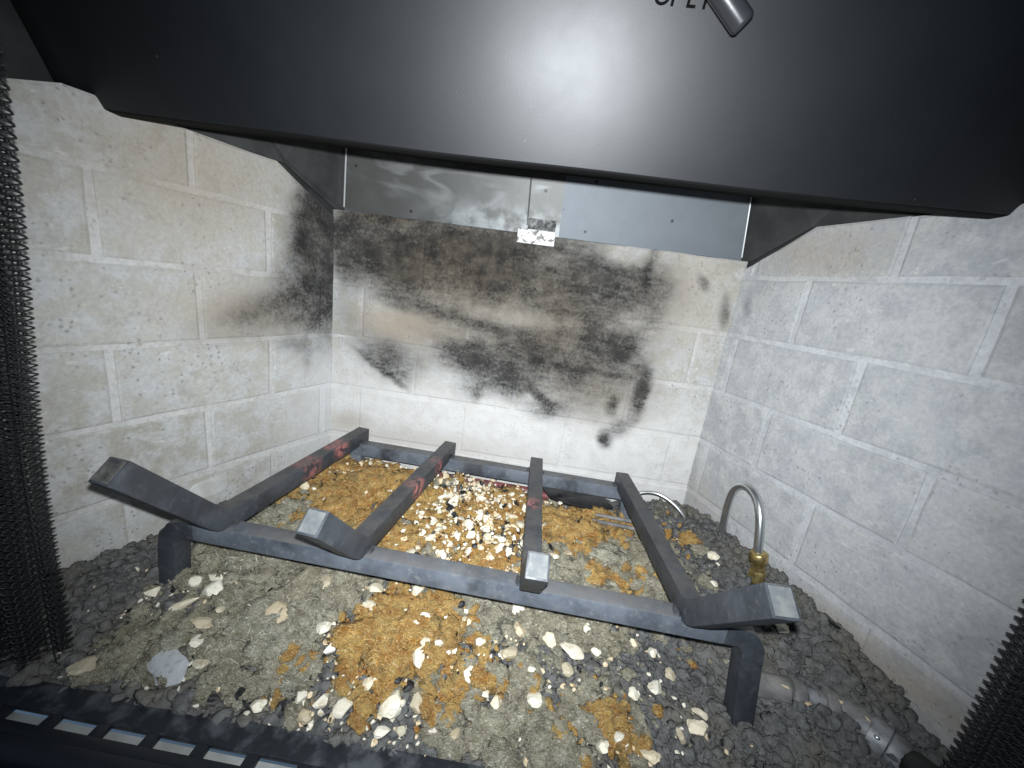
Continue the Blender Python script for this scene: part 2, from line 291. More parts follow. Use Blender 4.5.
    if wall == 'back':
        vsep = t.node('ShaderNodeSeparateXYZ', {0: uv})
        streak = t.noise(t.node('ShaderNodeMapping', {'Vector': uv, 'Scale': (1, 2.6, 1), 'Rotation': (0, 0, 0.1)}).outputs[0], 42, 5, 0.7)
    else:
        streak = t.noise(uv, 50, 5, 0.7)
    s = t.math('SUBTRACT', 1.0, blob_product(t, wv, soot))
    if clean:
        s = t.math('MULTIPLY', s, blob_product(t, wv, clean))
    if wall == 'back':
        # thin dark tide line at the right of the stain
        rp = t.node('ShaderNodeMapping', {'Vector': wv, 'Location': (0.3933, 0.2682, 0), 'Scale': (0.0792, 0.0821, 1)}, vector_type='TEXTURE').outputs[0]
        rl = t.node('ShaderNodeVectorMath', {0: rp}, operation='LENGTH').outputs['Value']
        ring = t.math('MULTIPLY', t.maprange(t.math('ABSOLUTE', t.math('SUBTRACT', rl, 1.05)), 0.0, 0.09, 1, 0), t.math('MULTIPLY', t.maprange(t.node('ShaderNodeSeparateXYZ', {0: rp}).outputs[0], 0.5, 0.75), t.maprange(t.node('ShaderNodeSeparateXYZ', {0: rp}).outputs[1], 0.55, 0.2)))
        s = t.math('MAXIMUM', s, t.math('MULTIPLY', ring, 0.6))
    mott = t.math('ADD', t.math('MULTIPLY', t.math('SUBTRACT', streak, 0.46), 0.9), t.math('MULTIPLY', t.math('SUBTRACT', n_fine, 0.5), 0.85))
    mott = t.math('ADD', mott, t.math('MULTIPLY', t.math('SUBTRACT', t.noise(uv, 15, 3, 0.6), 0.52), 0.9))
    if not is_mortar: s = t.math('MULTIPLY', s, t.maprange(rnd, 0, 1, 0.93, 1.05, 'LINEAR'))
    edge = t.maprange(s, 0.0, 0.6, 0, 1)
    s2 = t.math('ADD', t.math('MULTIPLY', s, 0.97), t.math('MULTIPLY', t.math('MULTIPLY', mott, edge), 1.05), clamp=True)
    # flaked specks showing through
    vf = t.node('ShaderNodeTexVoronoi', {'Vector': p, 'Scale': 210.0}, feature='F1')
    flake = t.math('MULTIPLY', t.maprange(vf.outputs['Distance'], 0.08, 0.2, 1, 0), t.maprange(t.noise(p, 30, 2), 0.55, 0.7))
    s2 = t.math('MULTIPLY', s2, t.math('SUBTRACT', 1.0, t.math('MULTIPLY', flake, 0.7)))
    dk = t.maprange(t.noise(uv, 28, 5, 0.75), 0.36, 0.64)
    c = t.mix(t.math('MULTIPLY', s2, 0.95), c, t.mix(dk, (0.010, 0.010, 0.010), t.mix(br, (0.040, 0.039, 0.038), (0.075, 0.061, 0.045))))
    h = t.math('ADD', t.math('MULTIPLY', n_fine, 0.5), t.math('ADD', t.math('MULTIPLY', n_mid, 1.0), t.math('MULTIPLY', spot, -0.8)))
    t.bump(h, 0.45, 0.0022)
    t.set(Base_Color=c, Roughness=0.92, Specular_IOR_Level=0.2)
    return t.m

WASH = {'back': [(0.24, 0.295, 0.255, 0.070, 0, 0.3, 0.75), (0.31, 0.20, 0.165, 0.075, 0, 0.45, 0.6), (0.10, 0.14, 0.06, 0.03, -15, 0.6, 0.4), (0.42, 0.13, 0.08, 0.05, 0, 0.6, 0.45)],
        'left': [(0.02, 0.285, 0.052, 0.078, 0, 0.3, 0.8)]}
SOOT_R = [(0.022, 0.28, 0.006, 0.016, 10, 0.6, 0.35), (0.03, 0.30, 0.02, 0.02, 0, 0.9, 0.12)]
BROWN_R = [(0.10, 0.345, 0.07, 0.028, 0, 0.6, 0.45), (0.03, -0.005, 0.05, 0.035, 0, 0.8, 0.25), (0.25, -0.03, 0.12, 0.016, 6, 0.8, 0.5)]

def simple(name, col, rough=0.5, metal=0.0, spec=0.5, bump=None, col2=None, nscale=60, mixr=(0.35, 0.65)):
    t = NT(name)
    p = t.pos
    if col2:
        col = t.mix(t.maprange(t.noise(p, nscale, 4, 0.6), *mixr), col, col2)
    t.set(Base_Color=col, Roughness=rough, Metallic=metal, Specular_IOR_Level=spec)
    if bump:
        t.bump(t.noise(p, bump[0], 3, 0.6), bump[1], bump[2])
    return t

M = {}
for w_ in ('back', 'left', 'right'):
    M['brick_' + w_] = wall_material('fire_brick_' + w_, w_, False)
    M['mortar_' + w_] = wall_material('mortar_' + w_, w_, True)

# satin black paint of the hood, a trace of orange peel
t = NT('black_paint'); p = t.pos
rr = t.maprange(t.noise(p, 14, 4, 0.6), 0.3, 0.7, 0.46, 0.51, 'LINEAR')
vd = t.node('ShaderNodeTexVoronoi', {'Vector': p, 'Scale': 75.0}, feature='F1')
speck = t.math('MULTIPLY', t.maprange(vd.outputs['Distance'], 0.02, 0.06, 1, 0), t.maprange(t.noise(p, 25, 2), 0.56, 0.62))
t.set(Base_Color=t.mix(t.math('MULTIPLY', speck, 0.5), t.mix(t.noise(p, 30, 3), (0.0035, 0.004, 0.005), (0.007, 0.008, 0.009)), (0.2, 0.2, 0.19)), Roughness=rr, Specular_IOR_Level=0.5)
t.bump(t.noise(p, 900, 2, 0.5), 0.045, 0.0005)
M['black_paint'] = t.m
M['black_edge'] = simple('black_hem', (0.004, 0.004, 0.004), 0.75, spec=0.12, bump=(400, 0.1, 0.0005)).m
M['letter'] = simple('stamped_letter', (0.003, 0.003, 0.003), 0.9, spec=0.05).m
M['rod'] = simple('damper_rod', (0.02, 0.021, 0.023), 0.28, spec=0.6, bump=(300, 0.08, 0.0005)).m

# sheet steel of the fire chamber
t = NT('scuffed_sheet'); p = t.pos
wv = t.noise(t.node('ShaderNodeMapping', {'Vector': p, 'Scale': (1, 1, 3.0), 'Rotation': (0, 0.3, 0)}).outputs[0], 7, 3, 0.5, dist=0.8)
swirl = t.math('MULTIPLY', t.maprange(t.math('ABSOLUTE', t.math('SUBTRACT', wv, 0.5)), 0.0, 0.07, 1, 0), t.maprange(t.noise(p, 14, 2), 0.42, 0.65))
c = t.mix(t.noise(p, 20, 4), (0.055, 0.054, 0.05), (0.11, 0.11, 0.105))
c = t.mix(t.math('MULTIPLY', swirl, 0.3), c, (0.32, 0.33, 0.33))
sepx = t.node('ShaderNodeSeparateXYZ', {0: p})
low = t.math('MULTIPLY', t.maprange(sepx.outputs[2], 0.385, 0.35), t.math('MULTIPLY', t.maprange(sepx.outputs[0], 0.10, 0.22), t.maprange(t.noise(p, 40, 4, 0.6), 0.35, 0.6)))
c = t.mix(t.math('MULTIPLY', low, 0.55), c, (0.30, 0.32, 0.32))
vs_ = t.node('ShaderNodeTexVoronoi', {'Vector': p, 'Scale': 38.0}, feature='F1')
c = t.mix(t.maprange(vs_.outputs['Distance'], 0.05, 0.11, 0.9, 0), c, (0.012, 0.012, 0.012))
t.set(Base_Color=c, Roughness=0.5, Metallic=0.35)
t.bump(t.noise(p, 90, 3), 0.15, 0.001)
M['sheet_scuffed'] = t.m
t = NT('clean_sheet'); p = t.pos
c = t.mix(t.noise(p, 50, 4), (0.12, 0.135, 0.15), (0.16, 0.175, 0.19))
vs_ = t.node('ShaderNodeTexVoronoi', {'Vector': p, 'Scale': 30.0}, feature='F1')
c = t.mix(t.maprange(vs_.outputs['Distance'], 0.04, 0.09, 0.9, 0), c, (0.02, 0.02, 0.02))
t.set(Base_Color=c, Roughness=0.58, Metallic=0.2)
t.bump(t.noise(p, 500, 2), 0.08, 0.0006)
M['sheet_clean'] = t.m
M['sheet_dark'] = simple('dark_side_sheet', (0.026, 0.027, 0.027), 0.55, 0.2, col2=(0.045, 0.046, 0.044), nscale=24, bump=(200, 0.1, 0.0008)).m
M['seam'] = simple('bright_sheet_edge', (0.62, 0.63, 0.62), 0.4, 0.6).m
t = simple('clip_face', (0.56, 0.55, 0.53), 0.55, 0.1, col2=(0.12, 0.11, 0.10), nscale=170, mixr=(0.50, 0.60))
M['clip'] = t.m
M['clip_back'] = simple('clip_plate', (0.025, 0.025, 0.024), 0.7, 0.1, col2=(0.22, 0.22, 0.21), nscale=130).m
M['hole'] = simple('dark_screw', (0.01, 0.01, 0.01), 0.5).m

# grate: scorched mild steel with bluish flash sheen put into the colour and dusty pink-red burn patches
def grate_mat(name, burns, dark=1.0):
    t = NT(name); p = t.pos
    n1 = t.noise(p, 28, 4, 0.6); n2 = t.noise(p, 160, 3, 0.6)
    c = t.mix(t.maprange(n1, 0.35, 0.65), tuple(dark * q for q in (0.046, 0.053, 0.064)), tuple(dark * q for q in (0.080, 0.090, 0.105)))
    c = t.mix(t.maprange(n2, 0.55, 0.75, 0, 0.6), c, tuple(dark * q for q in (0.13, 0.128, 0.125)))
    c = t.mix(t.maprange(t.noise(p, 11, 4, 0.7), 0.52, 0.66, 0, 0.7), c, (0.022, 0.022, 0.023))
    if burns:
        acc = None
        for (x, y, r, st) in burns:
            q = t.node('ShaderNodeVectorMath', {0: p, 1: (x, y, 0.018)}, operation='DISTANCE').outputs['Value']
            q = t.math('ADD', q, t.math('MULTIPLY', t.math('SUBTRACT', n1, 0.5), 0.03))
            v = t.maprange(q, r * 1.2, r * 0.5, 0, st)
            acc = v if acc is None else t.math('MAXIMUM', acc, v)
        rag = t.maprange(t.noise(p, 90, 4, 0.65), 0.38, 0.55)
        c = t.mix(t.math('MULTIPLY', t.math('MULTIPLY', acc, 0.5), 1.0), c, (0.045, 0.02, 0.022))
        c = t.mix(t.math('MULTIPLY', acc, rag), c, (0.46, 0.17, 0.155))
    nz = t.node('ShaderNodeSeparateXYZ', {0: t.node('ShaderNodeNewGeometry').outputs['True Normal']}).outputs[2]
    dust = t.math('MULTIPLY', t.maprange(nz, 0.75, 0.95), t.maprange(t.noise(p, 45, 4, 0.7), 0.3, 0.65, 0.1, 0.75))
    c = t.mix(dust, c, tuple(dark ** 0.5 * q for q in (0.105, 0.098, 0.09)))
    t.set(Base_Color=c, Roughness=t.maprange(n2, 0.3, 0.7, 0.42, 0.62, 'LINEAR'), Specular_IOR_Level=0.55)
    t.bump(t.math('ADD', n2, t.noise(p, 60, 3)), 0.22, 0.0015)
    return t.m
M['grate'] = grate_mat('grate_steel', None, 1.55)  # brighter bluish steel: the flash reflection is put into its colour
M['grate_burnt'] = grate_mat('burnt_grate_steel', [(0.053, -0.091, 0.022, 1), (0.048, -0.150, 0.022, 0.6), (0.202, -0.094, 0.015, 0.9), (0.198, -0.158, 0.018, 0.9), (0.337, -0.165, 0.013, 1)], 0.62)
M['grate_bar'] = grate_mat('sooty_grate_bar', None, 0.55)
M['cut_end'] = simple('cut_bar_end', (0.085, 0.092, 0.096), 0.7, 0.0, col2=(0.135, 0.138, 0.132), nscale=120, bump=(260, 0.2, 0.001)).m  # worn cut ends; the flash they face is put into this lighter grey too
M['cut_end_dark'] = simple('sooty_bar_end', (0.035, 0.036, 0.035), 0.6, 0.1, col2=(0.16, 0.155, 0.13), nscale=70, bump=(260, 0.2, 0.001)).m
M['wire'] = simple('dark_wire', (0.022, 0.023, 0.025), 0.45, 0.4).m
M['ledge'] = simple('dusty_black_ledge', (0.014, 0.017, 0.021), 0.5, spec=0.45, col2=(0.070, 0.076, 0.084), nscale=55, mixr=(0.42, 0.66), bump=(150, 0.25, 0.001)).m
M['ledge_lip'] = simple('black_lip', (0.012, 0.014, 0.018), 0.42, spec=0.5, bump=(300, 0.15, 0.0006)).m
M['slot'] = simple('pale_strip_under_slots', (0.40, 0.41, 0.39), 0.6, col2=(0.30, 0.30, 0.28), nscale=40).m
M['alu'] = simple('aluminium_tube', (0.62, 0.63, 0.63), 0.30, 0.95, bump=(60, 0.1, 0.001)).m
M['brass'] = simple('brass_fitting', (0.62, 0.47, 0.20), 0.34, 0.85, col2=(0.30, 0.21, 0.09), nscale=110).m
M['iron'] = simple('old_iron_pipe', (0.20, 0.185, 0.175), 0.75, 0.0, col2=(0.11, 0.106, 0.10), nscale=70, bump=(120, 0.3, 0.001)).m
M['valve'] = simple('dusty_valve_metal', (0.24, 0.245, 0.25), 0.5, 0.2, col2=(0.13, 0.128, 0.122), nscale=90, bump=(120, 0.25, 0.001)).m
M['knob'] = simple('black_knob', (0.007, 0.007, 0.007), 0.5).m
M['redpipe'] = simple('scorched_red_pipe', (0.20, 0.05, 0.05), 0.6, col2=(0.07, 0.025, 0.025), nscale=60, bump=(150, 0.3, 0.001)).m
M['blackplate'] = simple('black_plate', (0.006, 0.006, 0.007), 0.4, col2=(0.018, 0.018, 0.019), nscale=40).m
M['patch'] = simple('pale_patch', (0.50, 0.50, 0.48), 0.8, col2=(0.44, 0.43, 0.40), nscale=80, bump=(160, 0.3, 0.001)).m

# lava rock bed
t = NT('lava_rock'); p = t.pos
n1 = t.noise(p, 18, 3); n2 = t.noise(p, 130, 4, 0.65); n3 = t.noise(p, 420, 3, 0.6)
c = t.mix(t.maprange(n2, 0.3, 0.7), (0.066, 0.066, 0.064), (0.142, 0.141, 0.137))
c = t.mix(t.maprange(n1, 0.45, 0.7, 0, 0.6), c, (0.145, 0.132, 0.100))
c = t.mix(t.maprange(n3, 0.58, 0.75, 0, 0.5), c, (0.24, 0.235, 0.215))
t.set(Base_Color=c, Roughness=0.88, Specular_IOR_Level=0.25)
t.bump(t.math('ADD', n2, n3), 0.6, 0.002)
M['lava'] = t.m

def wool(name, c0, c1, c2, patch=0.30):  # relief highlights and gap shade are put into the wool colour
    t = NT(name); o = t.obj; rn = t.rnd
    oo = t.node('ShaderNodeVectorMath', {0: o, 1: t.node('ShaderNodeCombineXYZ', {0: rn, 1: rn, 2: rn}).outputs[0]}, operation='ADD').outputs[0]
    wp = t.node('ShaderNodeTexCoord').outputs['Object']
    p = t.pos
    n1 = t.noise(p, 85, 4, 0.65); n2 = t.noise(p, 240, 4, 0.7, dist=1.2)
    fib = t.noise(t.node('ShaderNodeMapping', {'Vector': p, 'Scale': (1, 3.2, 1), 'Rotation': (0, 0, 0.6)}).outputs[0], 210, 3, 0.7, dist=2.0)
    c = t.mix(t.maprange(n1, 0.34, 0.62), c0, c1)
    c = t.mix(t.maprange(t.noise(p, 48, 4, 0.7), 0.52, 0.66, 0, 0.85), c, tuple(patch * q for q in c1))
    c = t.mix(t.maprange(fib, 0.50, 0.68, 0, 0.85), c, c2)
    c = t.mix(t.math('MULTIPLY', t.maprange(rn, 0.5, 1.0, 0, 0.5, 'LINEAR'), n1), c, (0.40, 0.30, 0.13))
    c = t.mix(t.maprange(n2, 0.30, 0.42, 0.75, 0), c, tuple(0.22 * q for q in c0))  # dark gaps: shade between the fibres painted in
    t.set(Base_Color=c, Roughness=0.62, Specular_IOR_Level=0.45)
    t.bump(t.math('ADD', fib, n2), 1.0, 0.004)
    return t.m
M['wool_orange'] = wool('rust_orange_rockwool', (0.44, 0.185, 0.028), (0.62, 0.39, 0.115), (0.82, 0.66, 0.36), 0.30)
M['wool_olive'] = wool('grey_olive_rockwool', (0.27, 0.245, 0.165), (0.45, 0.42, 0.315), (0.72, 0.69, 0.58), 0.30)

M['fibre_orange'] = simple('pale_orange_fibre', (0.66, 0.44, 0.16), 0.7, col2=(0.52, 0.27, 0.06), nscale=90).m  # pale and dark fibre tones carry painted highlights and gap shade
M['fibre_brown'] = simple('brown_fibre', (0.14, 0.065, 0.015), 0.8, col2=(0.24, 0.12, 0.03), nscale=90).m
M['fibre_olive'] = simple('pale_grey_fibre', (0.62, 0.60, 0.50), 0.6, col2=(0.42, 0.40, 0.31), nscale=90).m
M['fibre_dark'] = simple('dark_grey_fibre', (0.09, 0.085, 0.065), 0.8, col2=(0.18, 0.165, 0.12), nscale=90).m
def chipmat(name, a, b, d):
    t = NT(name); p = t.pos; rn = t.rnd
    c = t.mix(rn, a, b)
    c = t.mix(t.maprange(t.noise(p, 160, 4, 0.65), 0.50, 0.72, 0, 0.75), c, d)
    t.set(Base_Color=c, Roughness=0.55, Specular_IOR_Level=0.5)
    t.bump(t.noise(t.node('ShaderNodeMapping', {'Vector': p, 'Scale': (1, 1, 4)}).outputs[0], 300, 3), 0.5, 0.0012)
    return t.m
M['chip'] = chipmat('pale_vermiculite', (0.66, 0.57, 0.40), (0.72, 0.68, 0.57), (0.45, 0.35, 0.20))
M['chip_tan'] = chipmat('tan_vermiculite', (0.46, 0.42, 0.31), (0.44, 0.36, 0.24), (0.28, 0.22, 0.13))
M['chip_cream'] = chipmat('cream_vermiculite', (0.66, 0.54, 0.36), (0.60, 0.46, 0.28), (0.45, 0.28, 0.10))
M['chip_grey'] = chipmat('grey_flake', (0.40, 0.41, 0.41), (0.34, 0.34, 0.33), (0.22, 0.22, 0.21))
M['cinder'] = simple('black_cinder', (0.008, 0.008, 0.008), 0.55, col2=(0.02, 0.02, 0.02), nscale=90, bump=(200, 0.5, 0.002)).m

# ------------------------------------------------------------------ brick walls of the fire chamber
def clip_poly(poly, planes):
    """planes: (a,b,c) keep a*u+b*v <= c"""
    for (a, b, c) in planes:
        out = []
        for i in range(len(poly)):
            P, Q = poly[i], poly[(i + 1) % len(poly)]
            dp = a * P[0] + b * P[1] - c; dq = a * Q[0] + b * Q[1] - c
            if dp <= 0: out.append(P)
            if dp * dq < 0:
                k = dp / (dp - dq); out.append((P[0] + (Q[0] - P[0]) * k, P[1] + (Q[1] - P[1]) * k))
        poly = out
        if len(poly) < 3: return []
    return poly

def area(poly):
    return abs(sum(poly[i][0] * poly[(i + 1) % len(poly)][1] - poly[(i + 1) % len(poly)][0] * poly[i][1] for i in range(len(poly)))) / 2

def brick_mesh(poly, depth, proud, r):
    """uneven moulded brick face: jittered outline, worn arris"""
    pts = []
    n = len(poly)
    for i in range(n):
        P, Q = poly[i], poly[(i + 1) % n]
        L = math.dist(P, Q); k = max(1, int(L / 0.030))
        for j in range(k):
            q = j / k
            pts.append((P[0] + (Q[0] - P[0]) * q, P[1] + (Q[1] - P[1]) * q))
    cu = sum(q[0] for q in pts) / len(pts); cv = sum(q[1] for q in pts) / len(pts)
    m = len(pts)
    V, F = [], []
    jit = [(r.uniform(-.0007, .0007), r.uniform(-.0007, .0007)) for _ in pts]
    def ring(ins, nz):
        b = len(V)
        for (u, v), (ju, jv) in zip(pts, jit):
            du, dv = cu - u, cv - v
            V.append((u + ju + math.copysign(min(ins, abs(du)), du), v + jv + math.copysign(min(ins, abs(dv)), dv), nz + (r.uniform(-.0002, .0002) if ins else 0)))
        return b
    a = ring(0, -depth); b = ring(0, proud - 0.0008); c = ring(0.0022, proud)
    for s0, s1 in ((a, b), (b, c)):
        for i in range(m):
            F.append((s0 + i, s0 + (i + 1) % m, s1 + (i + 1) % m, s1 + i))
    F.append(tuple(c + i for i in range(m)))
    return V, F, (cu, cv)

ZC = [0.3186, 0.2405, 0.1590, 0.0800, -0.0010, -0.0810]     # bed joints, from the top
MJ = 0.0030                                                   # half a joint

def brick_wall(name, wall, mat_key, matrix, outline, umax, rows, label):
    root = empty(name); tag(root, label, 'brick wall')
    root.matrix_world = matrix
    r = random.Random(hash(wall) % 1000 if False else {'back': 1, 'left': 2, 'right': 3}[wall])
    base = clip_poly([(-0.004 if wall != 'back' else 0, -0.12), (umax, -0.12), (umax, 0.6), (-0.004 if wall != 'back' else 0, 0.6)], outline)
    V = [(u, v, -0.0005) for u, v in base] + [(u, v, -0.024) for u, v in base]
    n = len(base)
    F = [tuple(range(n)), tuple(range(n, 2 * n))[::-1]] + [(i, i + n, (i + 1) % n + n, (i + 1) % n) for i in range(n)]
    mo = mesh_obj('mortar', V, F, M['mortar_' + mat_key], root); fix_normals(mo)
    for (z0, z1, joints) in rows:
        us = [-0.0042] + list(joints) + [umax + 0.0042]
        for a, b in zip(us[:-1], us[1:]):
            lo, hi = a + MJ + r.uniform(-.0006, .0006), b - MJ + r.uniform(-.0006, .0006)
            if hi - lo < 0.006: continue
            po = clip_poly([(lo, z0 + MJ), (hi, z0 + MJ), (hi, z1 - MJ), (lo, z1 - MJ)], outline)
            if len(po) < 3 or area(po) < 4e-5: continue
            Vb, Fb, cc = brick_mesh(po, 0.004, 0.0009 + r.uniform(-.0003, .0004), r)
            fix_normals(mesh_obj('brick', Vb, Fb, M['brick_' + mat_key], root, loc=(cc[0], cc[1], 0)))
    return root

def frame(origin, ux, n):
    ux = Vector(ux).normalized(); n = Vector(n).normalized(); v = Vector((0, 0, 1))
    m = Matrix((ux, v, n)).transposed().to_4x4(); m.translation = origin
    return m
A_, B_ = [0.018, 0.174, 0.332], [0.096, 0.253]
rows_side = [(ZC[0], 0.60, A_), (ZC[1], ZC[0], B_), (ZC[2], ZC[1], A_), (ZC[3], ZC[2], B_), (ZC[4], ZC[3], A_), (ZC[5], ZC[4], B_), (-0.16, ZC[5], A_)]
rows_back = [(ZC[1], 0.60, [0.131, 0.293, 0.457]), (ZC[2], ZC[1], [0.045, 0.209, 0.377, 0.541]), (ZC[3], ZC[2], [0.132, 0.291, 0.464]), (ZC[4], ZC[3], [0.044, 0.214, 0.379, 0.540]), (ZC[5], ZC[4], [0.132, 0.292, 0.464]), (-0.16, ZC[5], [0.045, 0.21, 0.378, 0.54])]
k = (0.375 - 0.336) / (0.084 - 0.012)
out_side = [(0, 1, 0.375), (-k, 1, 0.336 - k * 0.012)]
out_left = out_side + [(0.35, 1, 0.375 + 0.35 * 0.262)]
out_back = [(0, 1, 0.340)]
brick_wall('back_brick_wall', 'back', 'back', frame((0, 0, 0), (1, 0, 0), (0, -1, 0)), out_back, W, rows_back, 'back wall of pale fire bricks with a big black soot stain')
brick_wall('side_brick_wall', 'left', 'left', frame((0, 0, 0), (-math.sin(SL), -math.cos(SL), 0), (math.cos(SL), -math.sin(SL), 0)), out_left, 0.40, rows_side, 'splayed left wall of grey fire bricks, sooty only beside the back corner')
brick_wall('side_brick_wall', 'right', 'right', frame((W, 0, 0), (math.sin(SR), -math.cos(SR), 0), (-math.cos(SR), -math.sin(SR), 0)), out_side, 0.40, rows_side, 'splayed right wall of clean grey fire bricks behind the bent gas tube')

# oval filler patch on the left wall
def left_pt(s, z, off=0.0):
    return Vector((-math.sin(SL) * s + math.cos(SL) * off, -math.cos(SL) * s - math.sin(SL) * off, z))
V, F = [], []
for off, sc in ((-0.001, 1.0), (0.0022, 1.0), (0.0034, 0.93)):
    for i in range(28):
        a = 2 * math.pi * i / 28
        ca, sa = math.cos(a), math.sin(a)
        V.append(left_pt(0.178 + sc * 0.0225 * math.copysign(abs(ca) ** 0.55, ca), -0.0235 + sc * 0.0115 * math.copysign(abs(sa) ** 0.8, sa), off))
for q in (0, 1):
    for i in range(28): F.append((q * 28 + i, q * 28 + (i + 1) % 28, q * 28 + 28 + (i + 1) % 28, q * 28 + 28 + i))
F.append(tuple(56 + i for i in range(28)))
o = fix_normals(mesh_obj('cover_plate', V, F, M['patch'], None, True)); o.data.set_sharp_from_angle(angle=0.7)
tag(o, 'pale oval cover plate low on the left brick wall, behind the grate', 'cover plate')

# ------------------------------------------------------------------ steel shell above the bricks
shell = empty('steel_shell', (W / 2, 0.02, 0.34)); tag(shell, 'sheet steel lining above the bricks, dark at the sides and bright behind', 'steel lining')
shell_inv = Matrix.Translation((-W / 2, -0.02, -0.34))
def sheet(name, quad, mat, thick=0.0012, parent=shell, grid=None):
    q = [Vector(v) for v in quad]
    n = (q[1] - q[0]).cross(q[2] - q[0]).normalized()
    V = q + [v - n * thick for v in q]; m = len(q)
    F = [tuple(range(m)), tuple(range(m, 2 * m))[::-1]] + [(i, i + m, (i + 1) % m + m, (i + 1) % m) for i in range(m)]
    o = mesh_obj(name, [v - parent.location for v in V], F, mat, parent)
    return fix_normals(o)
def back_y(z): return 0.009 - (z - 0.339) * math.tan(math.radians(13))
def seam_l(z): return 0.011 + (z - 0.345) * 0.137
def seam_r(z): return 0.5745 - (z - 0.345) * 0.21
z0, z1 = 0.3415, 0.52
tagged = sheet('back_sheet', [(seam_l(z0), back_y(z0), z0), (0.3265, back_y(z0), z0), (0.3195, back_y(z1), z1), (seam_l(z1), back_y(z1), z1)], M['sheet_scuffed'])
tagged['label'] = 'dull scuffed half of the back sheet'
tagged = sheet('back_sheet', [(0.3225, back_y(z0) - 0.0014, z0), (seam_r(z0), back_y(z0) - 0.0014, z0), (seam_r(z1), back_y(z1) - 0.0014, z1), (0.3165, back_y(z1) - 0.0014, z1)], M['sheet_clean'])
tagged['label'] = 'bright clean half of the back sheet'
ylo = back_y(z0)
for sgn in (-1, 1):
    def pt(q, z):          # q: 0 at the back seam, 1 at the hood; z up
        xa = seam_l(z) - 0.001 if sgn < 0 else seam_r(z) + 0.001
        xb = -0.098 + (z - 0.345) * 0.1 if sgn < 0 else W + 0.098 - (z - 0.345) * 0.1
        return (xa + (xb - xa) * q, back_y(z) + 0.001 + (-0.205 - back_y(z)) * q, z)
    quad = [pt(0, 0.3405), pt(0.07, 0.3405), pt(0.36, 0.3758), pt(1, 0.3758), pt(1, z1), pt(0, z1)]
    sheet('side_sheet', quad if sgn > 0 else quad[::-1], M['sheet_dark'])
for sgn in (-1, 1):
    sp_ = SL if sgn < 0 else SR
    def cp(s_, z): return ((-math.sin(sp_) * s_ - 0.014) if sgn < 0 else (W + math.sin(sp_) * s_ + 0.014), -math.cos(sp_) * s_ + 0.006, z)
    quad = [cp(-0.03, 0.25), cp(0.24, 0.25), cp(0.24, z1), cp(-0.03, z1)]
    sheet('added_backing_sheet', quad if sgn > 0 else quad[::-1], M['sheet_dark'])  # added dark backing that stops world light leaking through the gaps
for sx, fn in ((1, seam_l), (-1, seam_r)):
    pa = Vector((fn(0.345) + sx * 0.0012, back_y(0.345) - 0.0042, 0.345)); pb = Vector((fn(z1) + sx * 0.0012, back_y(z1) - 0.0042, z1))
    o = tube('seam', [pa - shell.location, pb - shell.location], 0.0011, M['seam'], shell, 6)
# vertical crease in the scuffed half
pa = Vector((0.2765, back_y(0.352) - 0.0008, 0.352)); pb = Vector((0.2705, back_y(z1) - 0.0008, z1))
tube('crease', [pa - shell.location, pb - shell.location], 0.0011, M['sheet_scuffed'], shell, 6)
sheet('roof_sheet', [(-0.12, 0.03, 0.522), (W + 0.12, 0.03, 0.522), (W + 0.12, -0.30, 0.522), (-0.12, -0.30, 0.522)], M['sheet_dark'])

# clip that holds the back bricks
clip = empty('retaining_clip', (0.294, -0.004, 0.336)); tag(clip, 'small scuffed metal clip with a screw at the top of the back wall', 'metal clip')
def cbox(name, lo, hi, mat, bev=0.0008):
    l = clip.location
    return box(name, [a - b for a, b in zip(lo, l)], [a - b for a, b in zip(hi, l)], mat, clip, bev)
cbox('front_tab', (0.2655, -0.0085, 0.3265), (0.3175, -0.0040, 0.3455), M['clip'])
cbox('back_plate', (0.278, -0.0032, 0.3435), (0.3165, -0.0004, 0.3605), M['clip_back'])
tube('screw', [Vector((0.2945, 0.0, 0.3545)) - clip.location, Vector((0.2945, -0.0055, 0.3545)) - clip.location], 0.0048, M['hole'], clip, 10)

# ------------------------------------------------------------------ hood with stamped lettering
hood = empty('smoke_hood', (W / 2, -0.21, 0.37)); tag(hood, 'satin black steel hood panel stamped OPEN, leaning over the grate', 'hood')
xs = np.linspace(-0.12, 0.70, 42)
TH = math.radians(26)
prof_n = 7
V, F = [], []
def hood_rows(x):
    zb = 0.3655 + 0.0035 * ((x - 0.29) / 0.41) ** 2 + 0.0004 * math.sin(x * 23)      # very slightly sagging sheet
    yb = -0.2225 - (zb - 0.3695) * math.tan(TH)
    zl = zb - 0.0042 + 0.0025 * ((x - 0.29) / 0.41) ** 2
    rows = [(-0.2128, zl + 0.0016), (-0.2125, zl), (yb + 0.0030, zb - 0.0012), (yb + 0.0003, zb - 0.0006), (yb, zb)]
    for q in (0.33, 0.66, 1.0):
        z = 0.38 + (0.60 - 0.38) * q
        rows.append((-0.2225 - (z - 0.3695) * math.tan(TH), z))
    return rows
R_ = [hood_rows(x) for x in xs]
m = len(R_[0])
for x, rows in zip(xs, R_):
    for (y, z) in rows: V.append(Vector((x, y, z)) - hood.location)
nx = len(xs)
hem_faces, panel_faces = [], []
for i in range(nx - 1):
    for j in range(m - 1):
        f = (i * m + j, i * m + j + 1, (i + 1) * m + j + 1, (i + 1) * m + j)
        (hem_faces if j < 3 else panel_faces).append(f)
def sub(V, faces):
    idx = sorted({i for f in faces for i in f}); mp = {a: b for b, a in enumerate(idx)}
    return [V[i] for i in idx], [tuple(mp[i] for i in f) for f in faces]
